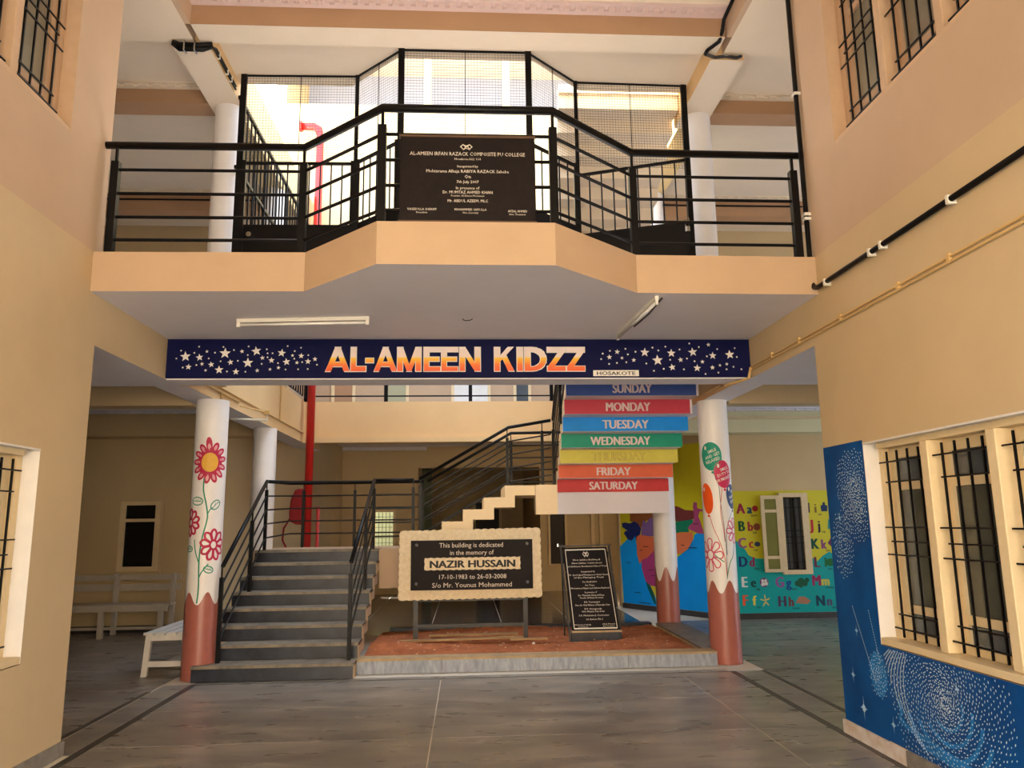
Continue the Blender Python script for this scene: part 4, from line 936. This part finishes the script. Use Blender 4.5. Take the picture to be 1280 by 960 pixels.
# ---------------------------------------------------------------- benches
def bench_long():
    t = thing('bench', 'long slatted bench with backrest against the left wing wall', 'bench', (-5.5, 12.2, 0))
    x0, x1 = -7.2, -4.4
    for k in range(3): B(x0, x1, 11.98+k*.13, 12.08+k*.13, .455, .48).build('seat_slat', BENCHG, t)
    for z0, z1 in ((.64, .74), (.8, .88)): B(x0, x1-.0, 12.5, 12.525, z0, z1).build('back_slat', BENCHG, t)
    B(x0, x1, 11.996, 12.02, .38, .4545).build('apron', BENCHG, t)
    for x in (-7.1, -5.35, -4.5):
        B(x-.035, x+.035, 11.99, 12.05, 0, .455).build('leg', BENCHG, t); B(x-.03, x+.03, 12.42, 12.49, 0, .9).build('leg', BENCHG, t)
    B(x0, x1, 12.2, 12.23, .1, .14).build('stretcher', BENCHG, t)
bench_long()
def bench_low():
    t = thing('bench', 'small white slatted bench behind the flower column', 'bench', (-3.25, 9.3, 0))
    for k in range(4): B(-3.52+k*.125, -3.42+k*.125, 8.95, 10.5, .435, .46).build('seat_slat', BENCHW, t)
    B(-3.5, -3.05, 8.976, 9.0, .375, .433).build('apron', BENCHW, t)
    for y in (8.97, 10.4):
        for x0, x1 in ((-3.5, -3.47), (-3.06, -3.09)): MB().hexa([(x0-.03, y, 0), (x0+.03, y, 0), (x0+.03, y+.05, 0), (x0-.03, y+.05, 0), (x1-.03, y, .435), (x1+.03, y, .435), (x1+.03, y+.05, .435), (x1-.03, y+.05, .435)]).build('leg', BENCHW, t)
        B(-3.48, -3.06, y+.01, y+.035, .1, .16).build('stretcher', BENCHW, t)
    B(-3.31, -3.26, 9.0, 10.42, .11, .15).build('stretcher', BENCHW, t)
bench_low()

# ---------------------------------------------------------------- red fire pipe and hose cover
t = thing('fire_pipe', 'tall red fire main rising past the upper corridor', 'pipe', (-2.66, 13.2, 0))
T([(-2.66, 13.25, 0), (-2.66, 13.25, 8.62), (-2.69, 13.25, 8.74), (-2.78, 13.25, 8.8), (-2.99, 13.25, 8.8)], .068, 14).build('riser_pipe', REDP, t, smooth=True)
T([(-2.99, 13.25, 8.8), (-3.03, 13.25, 8.8)], .1, 14).build('flange', REDP, t)
T([(-2.5, 13.32, 0), (-2.5, 13.32, 1.9)], .03, 8).build('branch_pipe', REDP, t)
t = thing('hose_reel', 'dark red covered fire hose reel beside the fire main', 'fire hose reel', (-2.75, 13.55, 1.3))
m = MB(); n = 20
pr = [(-.16, 1.66), (-.05, 1.61), (.1, 1.6), (.17, 1.68), (.19, 1.95), (.15, 2.16), (.05, 2.22), (-.08, 2.2), (-.15, 2.02), (-.17, 1.8)]
m.prism([(-2.86+a, b) for a, b in pr], 'Y', 13.5, 13.68).build('cloth_cover', REDC, t, bevel=.03)
T([(-3.0, 13.6, 1.75), (-3.12, 13.58, 1.55), (-3.13, 13.56, 1.35), (-3.04, 13.55, 1.18), (-2.92, 13.55, 1.12), (-2.8, 13.55, 1.18), (-2.72, 13.55, 1.35)], .016, 8).build('hose_loop', REDC, t, smooth=True)
T([(-2.92, 13.55, 1.12), (-2.92, 13.55, .4)], .012, 6).build('stem', BLACK, t)

# ---------------------------------------------------------------- murals
mu = thing('galaxy_mural', 'blue galaxy mural with dotted spirals around the right window', 'mural', (XR, 4.5, .1))
side = lambda u, w, h: (XR-h, u, w)
d = Dec(side)
d.rect(YWA+.0, YE-.001, .097, 2.155, .0015); d.rect(1.0, YWA, .102, .73, .0015)
d.build('blue_ground', BLUE, mu)
d = Dec(side)
for k in range(5):
    r = .16+.085*k; P = [(4.74+r*math.cos(a)*1.05, .50+r*math.sin(a)) for a in [PI*(.95+.06*k)+PI*.75*j/14 for j in range(15)]]
    P = [(u, w) for u, w in P if .125 < w < .70]
    P = [P[q] for q in range(len(P)) if q == 0 or math.hypot(P[q][0]-P[q-1][0], P[q][1]-P[q-1][1]) < .3]
    if len(P) > 3: d.ribbon(P, .022+.004*k, .0024, sub=2)
d.polar(5.49, .52, .11, .0024, 3, 20, sy=1.4)
d.build('painted_glow', mat('light_blue_glow_paint', (36, 124, 196), .6, .25, 6, spec=.15), mu)
d = Dec(side)
def dash(u, w, a, L, W_, h=.0032): 
    c, s_ = math.cos(a), math.sin(a)
    q = [(-L, 0), (0, -W_), (L, 0), (0, W_)]
    d.poly([(u+x*c-y*s_, w+x*s_+y*c) for x, y in q], h)
def spiral(cu, cw, r0, r1, n, arms, a0=0, asp=1.0, lim=None, sz_=1.0):
    for k in range(n):
        r = r0+(r1-r0)*(k/n)**.8; th = a0+k*2.39996
        u = cu+r*math.cos(th); w = cw+r*math.sin(th)*asp
        if lim and not lim(u, w): continue
        u += random.uniform(-.007, .007); w += random.uniform(-.007, .007)
        dash(u, w, th+PI/2+.3, random.uniform(.006, .011)*sz_, random.uniform(.0036, .0055)*sz_)
low = lambda u, w: .11 < w < .715 and u < YWA
spiral(4.74, .50, .015, .62, 1500, 3, lim=lambda u, w: (.11 < w < .715))
spiral(5.49, .52, .01, .13, 110, 2, lim=lambda u, w: (.11 < w < .715 or (u > YWA+.01)), asp=1.3, sz_=.8)
inL = lambda u, w: YWA+.02 < u < YE-.02 and w < 2.12
spiral(5.6, 1.84, .02, .27, 340, 2, lim=inL, asp=1.0); spiral(5.56, 1.66, .02, .24, 260, 2, lim=inL, asp=1.0); spiral(5.84, 1.4, .02, .16, 170, 2, lim=inL, asp=1.6)
for k in range(40):
    t_ = k/40; dash(5.78-.25*t_, .95-.5*t_, 1.0, .008, .004); 
    if k % 2: dash(5.55-.1*t_, .95-.35*t_, 1.2, .008, .004)
for k in range(9):                           # long drifting arcs towards the big galaxy
    for q in range(46):
        a = PI*(.08+.75*q/46); r = .44+.045*k
        u = 4.74+r*math.cos(a+PI*.05); w = .50-(r*math.sin(a)-.18)*.95
        u = 4.86+r*math.sin(a*.5+.5)*.95; w = .72-.62*(q/46)*(1-.04*k)
        if .11 < w < .715 and u < 5.4: dash(u-.35*(q/46)**2, w, -1.2, .010, .0042)
d.build('painted_dots', mat('dotted_star_paint', (206, 226, 238), .6), mu, kind='stuff')
d = Dec(side)
for u, w, R in ((5.86, .45, .06), (5.74, .24, .09), (5.35, .22, .06), (5.86, 1.6, .05), (5.75, .78, .05), (4.6, .6, .04)):
    d.poly([(u+(R if k % 2 == 0 else R*.14)*math.sin(PI*k/4)*(1 if k % 4 == 0 else .6), w+(R if k % 2 == 0 else R*.14)*math.cos(PI*k/4)) for k in range(8)], .0034)
    d.polar(u, w, R*.28, .0034, 1, 10)
d.build('painted_twinkles', mat('twinkle_paint', (170, 206, 232), .6), mu)

mm = thing('map_mural', 'coloured country map painted on the angled wall right of the stair', 'mural', (3.5, 13.8, .1))
A = Vector((2.93, 14.75)); Dd = (Vector((4.12, 12.7))-A).normalized(); Nn = Vector((Dd.y, -Dd.x)) 
if Nn.y > 0: Nn = -Nn
def mfn(u, w, h): return (A.x+Dd.x*u+Nn.x*h, A.y+Dd.y*u+Nn.y*h, w)
d = Dec(mfn); d.rect(.0, 2.37, .09, 2.9, .003); d.build('yellow_ground', mat('olive_yellow_paint', (216, 204, 30), .5, .06, 2), mm)
REG = {
'sea':((0,156,240), [[-0.038,1.115],[0.157,1.241],[0.404,1.365],[0.428,1.172],[0.974,0.714],[1.58,1.032],[1.844,1.26],[1.881,1.35],[2.005,1.395],[2.209,1.352],[2.36,1.33],[2.36,.092],[.02,.092]]),
'brown':((150,84,40), [[0.279,1.722],[0.29,1.908],[0.932,1.891],[0.916,1.652],[0.792,1.606],[0.722,1.595],[0.629,1.523],[0.572,1.463],[0.398,1.573],[0.271,1.586]]),
'navy':((24,38,100), [[0.044,1.551],[0.139,1.567],[0.268,1.549],[0.381,1.585],[0.487,1.548],[0.571,1.451],[0.527,1.318],[0.44,1.184],[0.401,1.317],[0.305,1.231],[0.195,1.254],[0.09,1.364],[0.13,1.409],[0.205,1.409],[0.058,1.476]]),
'purple':((136,96,150), [[0.634,1.607],[0.719,1.559],[0.794,1.63],[0.916,1.64],[1.167,1.602],[1.214,1.323],[0.929,1.321],[0.738,1.307],[0.564,1.342],[0.591,1.487]]),
'orange':((226,110,66), [[0.436,1.293],[0.529,1.342],[0.928,1.297],[1.541,1.371],[1.531,1.234],[0.912,1.062],[0.715,0.939],[0.571,0.887],[0.496,0.813],[0.435,0.979]]),
'magenta':((176,62,116), [[0.554,0.886],[0.715,0.939],[0.914,1.085],[1.243,1.253],[1.101,0.628],[0.886,0.409],[0.753,0.447],[0.636,0.511],[0.59,0.627],[0.545,0.743]]),
'green':((16,92,78), [[0.636,0.511],[0.753,0.447],[0.831,0.336],[0.885,0.133],[0.834,0.129],[0.68,0.396]]),
'lemon':((214,202,60), [[0.753,0.447],[0.895,0.433],[0.909,0.135],[0.876,0.247]]),
'maroon':((124,54,50), [[1.219,1.883],[1.542,1.828],[1.696,1.768],[1.911,1.752],[1.901,1.618],[1.745,1.586],[1.54,1.576],[1.199,1.579]]),
'teal':((22,130,92), [[1.427,1.565],[1.54,1.576],[1.87,1.607],[1.866,1.551],[1.737,1.473],[1.762,1.394],[1.559,1.393],[1.413,1.37]]),
'rose':((176,72,118), [[1.907,1.899],[1.982,1.885],[1.981,1.796],[2.064,1.772],[2.183,1.78],[2.165,1.736],[2.031,1.739],[1.995,1.661],[2.047,1.55],[2.083,1.439],[2.092,1.362],[1.974,1.372],[1.765,1.439],[1.737,1.473],[1.866,1.551],[1.904,1.663],[1.885,1.82]]),
'apricot':((234,124,76), [[1.542,1.382],[1.854,1.394],[1.844,1.26],[1.71,1.102],[1.58,1.032],[1.323,1.002],[1.348,1.37]])}
for i, (k, (c, P)) in enumerate(REG.items()):
    d = Dec(mfn); d.poly(P, .0045+.0006*i); d.build('painted_region', mat('map_%s_paint' % k, c, .5, .05, 3), mm, label='%s painted map region' % k)
d = Dec(mfn)
for u, w, L in ((.68, 1.13, .14), (.55, 1.06, .08), (.2, .83, .12), (.8, .72, .14), (.85, .62, .1), (.9, 1.42, .06), (1.6, 1.17, .08), (1.83, 1.13, .2), (.42, .3, .16), (1.93, 1.53, .12), (.6, .13, .3)): d.rect(u-L/2, u+L/2, w-.006, w+.006, .013)
d.build('painted_captions', mat('caption_dark_paint', (30, 30, 40), .6), mm)

am = thing('alphabet_mural', 'yellow and teal alphabet mural on the right wing wall', 'mural', (5.3, YW0, .1))
af = front(YW0)
d = Dec(af); d.rect(4.14, 7.8, .9, 2.06, .002); d.build('yellow_ground', mat('lemon_paint', (214, 202, 40), .5, .05, 2), am)
d = Dec(af)
top = [(4.14, 1.26), (4.35, 1.29), (4.485, 1.22), (4.56, 1.14), (4.632, 1.01), (4.749, .96), (5.2, .94), (5.694, .96), (5.783, .9), (5.871, .98), (5.99, 1.05), (6.143, .98), (6.3, 1.02), (6.6, .92), (7.2, 1.0), (7.8, .95)]
d.poly([(4.14, .092), (7.8, .092)]+top[::-1], .004); d.build('teal_ground', mat('teal_paint', (4, 166, 160), .5, .05, 2), am)
LET = [('A', 'a', 4.545, 1.70, (150,28,60), (24,72,96), 'apple'), ('B', 'b', 4.54, 1.415, (20,84,40), (170,50,50), 'ball'), ('C', 'c', 4.535, 1.14, (150,90,130), (200,60,50), 'cup'), ('D', 'd', 4.53, .84, (20,50,110), (150,50,90), 'dog'),
       ('E', 'e', 4.53, .515, (226,230,226), (20,70,60), 'egg'), ('F', 'f', 4.525, .225, (236,90,50), (240,220,90), 'fan'), ('G', 'g', 5.12, .505, (150,90,160), (20,80,150), 'grapes'), ('H', 'h', 5.14, .2, (80,60,90), (120,60,60), 'house'),
       ('I', 'i', 5.70, 1.70, (70,40,60), (130,110,30), 'ink'), ('J', 'j', 5.74, 1.42, (190,50,50), (40,40,50), 'jug'), ('K', 'k', 5.76, 1.11, (16,80,60), (150,80,120), 'kite'), ('L', 'l', 5.77, .815, (110,50,70), (30,110,60), 'lion'),
       ('M', 'm', 5.74, .52, (160,44,90), (214,200,80), 'mango'), ('N', 'n', 5.78, .2, (30,70,90), (90,80,110), 'nest')]
for i, (a, b, u, w, c1, c2, cap) in enumerate(LET):
    g = .12 if a not in 'IJ' else .09
    d = Dec(af); [d.text(a, u+dx, w-.01, .24, .006+.0005*q, sx=.82) for q, dx in enumerate((-.012, -.004, .004, .012))]; d.build('painted_letter', mat('letter_paint_%s' % 'abcdefghijklmn'[i], c1, .5), am, label='capital letter %s' % a)
    d = Dec(af); [d.text(b, u+g+.03+dx, w-.01, .22, .006+.0005*q, sx=.82) for q, dx in enumerate((-.01, 0, .01))]; d.build('painted_letter', mat('small_letter_paint_%s' % 'abcdefghijklmn'[i], c2, .5), am, label='small letter %s' % b)
    d = Dec(af); d.text(cap, u+g+.1, w-.055, .05, .006, bold=.01); d.build('caption', MATS['caption_dark_paint'], am)
PIC = lambda n, c: mat('picture_%s_paint' % n, c, .5)
d = Dec(af); d.polar(4.79, 1.77, .05, .006, 2, 16); d.build('painted_picture', PIC('apple', (170, 30, 40)), am)
d = Dec(af); d.polar(4.80, 1.47, .06, .006, 2, 16); d.build('painted_picture', PIC('ball', (150, 80, 50)), am)
d = Dec(af); d.polar(4.79, 1.19, .05, .006, 2, 16, sy=.8); d.build('painted_picture', PIC('cup', (50, 60, 90)), am)
d = Dec(af); d.polar(4.86, .575, .075, .006, 2, 18); d.build('painted_picture', PIC('basket', (120, 60, 110)), am)
d = Dec(af)
for x, y in ((4.835, .6), (4.885, .6), (4.86, .55), (4.83, .545), (4.9, .555)): d.polar(x, y, .024, .008, 1, 10, sy=1.2)
d.build('painted_picture', OUTL, am)
d = Dec(af)
for k in range(5): d.polar(4.86+.04*math.cos(2*PI*k/5+.4), .285+.055*math.sin(2*PI*k/5+.4), 1, .006, 1, 8, sx=.05, sy=.012, rot=2*PI*k/5+.4)
d.build('painted_picture', PIC('fan', (222, 196, 110)), am)
d = Dec(af)
for x, y, r in ((5.42, .55, .05), (5.48, .58, .06), (5.54, .55, .05), (5.58, .6, .04), (5.47, .52, .04)): d.polar(x, y, r, .006, 2, 12)
d.build('painted_picture', PIC('grapes', (24, 90, 60)), am)
d = Dec(af); d.poly([(5.36, .24), (5.56, .22), (5.62, .27), (5.52, .34), (5.42, .34)], .006); d.build('painted_picture', PIC('house', (176, 120, 92)), am)
d = Dec(af); d.poly([(5.92, 1.71), (6.02, 1.71), (6.03, 1.8), (5.99, 1.82), (5.99, 1.86), (5.95, 1.86), (5.95, 1.82), (5.91, 1.8)], .006); d.build('painted_picture', PIC('ink', (30, 50, 90)), am)
d = Dec(af); d.poly([(6.0, 1.42), (6.12, 1.42), (6.12, 1.56), (6.02, 1.58)], .006); d.build('painted_picture', PIC('jug', (60, 150, 140)), am)
d = Dec(af); d.poly([(5.98, 1.19), (6.06, 1.11), (6.14, 1.19), (6.06, 1.3)], .006); d.build('painted_picture', PIC('kite', (110, 50, 90)), am)
d = Dec(af); d.polar(6.0, .88, .08, .006, 2, 14, sy=.8); d.build('painted_picture', PIC('leaf', (30, 110, 50)), am)

# ---------------------------------------------------------------- conduits, cables and lights
bp = thing('drain_pipe', 'black pipe running down and along the right wall', 'pipe', (XR-.03, YE-.14, 3.43))
xp = XR-.03
T([(xp, 5.93, 7.0), (xp, 5.93, 3.52), (xp, 5.90, 3.46), (xp, 5.83, 3.44), (xp, 1.5, 3.43)], .02, 10).build('pipe', BLACK, bp, smooth=True)
for p in ((5.93, 5.2), (5.93, 4.1), (5.93, 4.06)): B(xp-.024, xp+.03, p[0]-.026, p[0]+.026, p[1]-.012, p[1]+.012).build('clip', PVC, bp)
for y in (5.68, 5.0, 4.85, 4.1): B(xp-.024, xp+.03, y-.012, y+.012, 3.405, 3.46).build('clip', PVC, bp)
c = thing('conduit', 'thin painted twin conduit along the right wall below the black pipe', 'conduit', (XR, 4.5, 3.11))
for z in (3.125, 3.095): T([(XR-.012, 7.46, z-.02), (XR-.012, 1.5, z)], .009, 6).build('pipe', YCON, c)
for y in (6.9, 6.3, 5.55, 4.75, 4.2): B(XR-.022, XR, y-.015, y+.015, 3.08, 3.135).build('clip', YCON, c)
T([(XR-.012, 7.44, 3.1), (XR-.03, 7.46, 3.0), (2.8, 7.52, 2.985), (2.72, 7.8, 2.985), (2.80, 8.1, 3.06), (2.80, 9.8, 3.06)], .014, 6).build('pipe', YCON, c)
c = thing('conduit', 'painted twin conduit along the left courtyard beam', 'conduit', (-2.8, 9, 3.1))
for z, y1 in ((3.16, 13.4), (3.11, 9.6)): T([(-2.805, 7.9, z), (-2.805, y1, z)], .012, 6).build('pipe', YCON, c)
T([(-2.805, 11.7, 3.7), (-2.805, 11.7, 3.16)], .012, 6).build('pipe', YCON, c)
T([(-2.805, 8.9, 3.11), (-2.805, 8.9, 2.99), (-2.805, 9.0, 2.97)], .012, 6).build('pipe', YCON, c)
jb = thing('junction_box', 'cream junction box with small round lamp above the flower column', 'junction box', (-2.78, 8.7, 3.2))
B(-2.82, -2.74, 8.76, 8.88, 3.17, 3.31).build('box', CREAM, jb, bevel=.008); T([(-2.74, 8.86, 3.25), (-2.69, 8.84, 3.25)], [.04, .05], 14).build('lamp_cap', DKMET, jb)
def tube_light(label, a, b):
    t = thing('tube_light', label, 'tube light', a)
    a, b = Vector(a), Vector(b); d = (b-a).normalized(); n = Vector((-d.y, d.x, 0))*.016
    hx = lambda p, q, n, z0, z1: [(p.x-n.x, p.y-n.y, z0), (q.x-n.x, q.y-n.y, z0), (q.x+n.x, q.y+n.y, z0), (p.x+n.x, p.y+n.y, z0), (p.x-n.x, p.y-n.y, z1), (q.x-n.x, q.y-n.y, z1), (q.x+n.x, q.y+n.y, z1), (p.x+n.x, p.y+n.y, z1)]
    MB().hexa(hx(a, b, n, ZC1-.035, ZC1-.002)).build('housing', PVC, t)
    T([a+d*.03+Vector((0, 0, ZC1-.055-a.z)), b-d*.03+Vector((0, 0, ZC1-.055-a.z))], .013, 10).build('tube', mat('unlit_tube_glass', (232, 228, 222), .2), t, smooth=True)
    for p, q in ((a, a+d*.03), (b-d*.03, b)): MB().hexa(hx(p, q, n*.7, ZC1-.075, ZC1-.03)).build('end_cap', PVC, t)
    return t
tube_light('unlit tube light flat on the left of the balcony underside', (-2.02, 6.72, 3.36), (-.85, 6.62, 3.36))
t2 = tube_light('unlit tube light running away from camera under the balcony, right', (1.55, 5.95, 3.36), (1.47, 7.2, 3.36))
T([(1.6, 5.98, 3.385), (1.59, 6.4, 3.37), (1.57, 6.9, 3.385)], .008, 6).build('loose_wire', DKMET, t2)
t3 = thing('tube_light', 'short white tube light hanging behind the flower column', 'tube light', (-2.9, 9.5, 2.97))
T([(-2.95, 9.75, 2.92), (-2.5, 9.75, 2.90), (-2.5, 9.75, 2.98)], .013, 8).build('tube', PVC, t3)
B(-2.54, -2.47, 9.72, 9.78, 2.97, 3.02).build('bracket', YCON, t3); T([(-2.8, 9.6, 3.06), (-2.5, 9.74, 3.0)], .01, 6).build('arm', YCON, t3)
hk = thing('ceiling_hook', 'small wire fan hook in the middle of the balcony underside', 'hook', (.02, 6.68, 3.39))
T([(-.03, 6.68, 3.398), (-.02, 6.68, 3.385), (.0, 6.68, 3.38), (.04, 6.68, 3.385), (.06, 6.68, 3.398)], .004, 6).build('hook', DKMET, hk)
cb = thing('cable_bundle', 'thick black cable bundle on the upper left beam', 'cable', (-2.9, 7.7, 6.7))
for k, (r, dz) in enumerate(((.03, 0), (.026, .045))): T([(-3.12, 7.64, 6.70-dz*.3), (-3.05, 7.64, 6.67-dz), (-2.8, 7.64, 6.67-dz), (-2.71, 7.66, 6.69-dz*.3)], r, 8).build('cable', BLACK, cb, smooth=True)
for k, (x, z) in enumerate(((-2.722, 6.70), (-2.722, 6.74))): T([(-2.72, 7.68, 6.68), (x, 7.8, z), (x, 8.54, z)], .012, 6).build('cable', BLACK, cb)
for x in (-2.99, -2.88): B(x-.008, x+.008, 7.6, 7.68, 6.59, 6.71).build('tie', STEEL, cb)
for y in (7.9, 8.2, 8.35): B(-2.74, -2.705, y-.01, y+.01, 6.68, 6.76).build('clip', PVC, cb)
cb = thing('cable_bundle', 'grey and black flexible cable hanging off the upper right beam', 'cable', (2.8, 7.4, 6.9))
T([(2.78, 6.7, 6.97), (2.77, 7.0, 6.9), (2.76, 7.25, 6.86), (2.765, 7.33, 6.78), (2.75, 7.4, 6.70), (2.67, 7.56, 6.70), (2.66, 7.62, 6.69)], .02, 8).build('cable', BLACK, cb, smooth=True)
T([(2.66, 7.62, 6.69), (2.78, 7.64, 6.67), (2.9, 7.64, 6.685), (3.02, 7.64, 6.67), (3.08, 7.64, 6.69)], .018, 8).build('cable', DKMET, cb, smooth=True)
for p in ((2.765, 7.33, 6.79), (2.9, 7.64, 6.685)): B(p[0]-.025, p[0]+.025, p[1]-.025, p[1]+.0, p[2]-.008, p[2]+.008).build('tie', STEEL, cb)
c = thing('conduit', 'black conduit on the rear wall of the upper left corridor', 'conduit', (-4, 11.98, 6.6))
T([(-6.5, 11.985, 6.8), (-3.3, 11.985, 6.8)], .015, 6).build('pipe', BLACK, c)
T([(-3.9, 13.48, 6.0), (-3.9, 13.48, 6.35), (-3.4, 13.48, 6.35)], .012, 6).build('pipe', BLACK, c)
c = thing('conduit', 'black conduit on the rear wall of the upper right corridor', 'conduit', (4, 11.98, 6.6))
T([(3.3, 11.985, 6.8), (6.5, 11.985, 6.8)], .015, 6).build('pipe', BLACK, c)
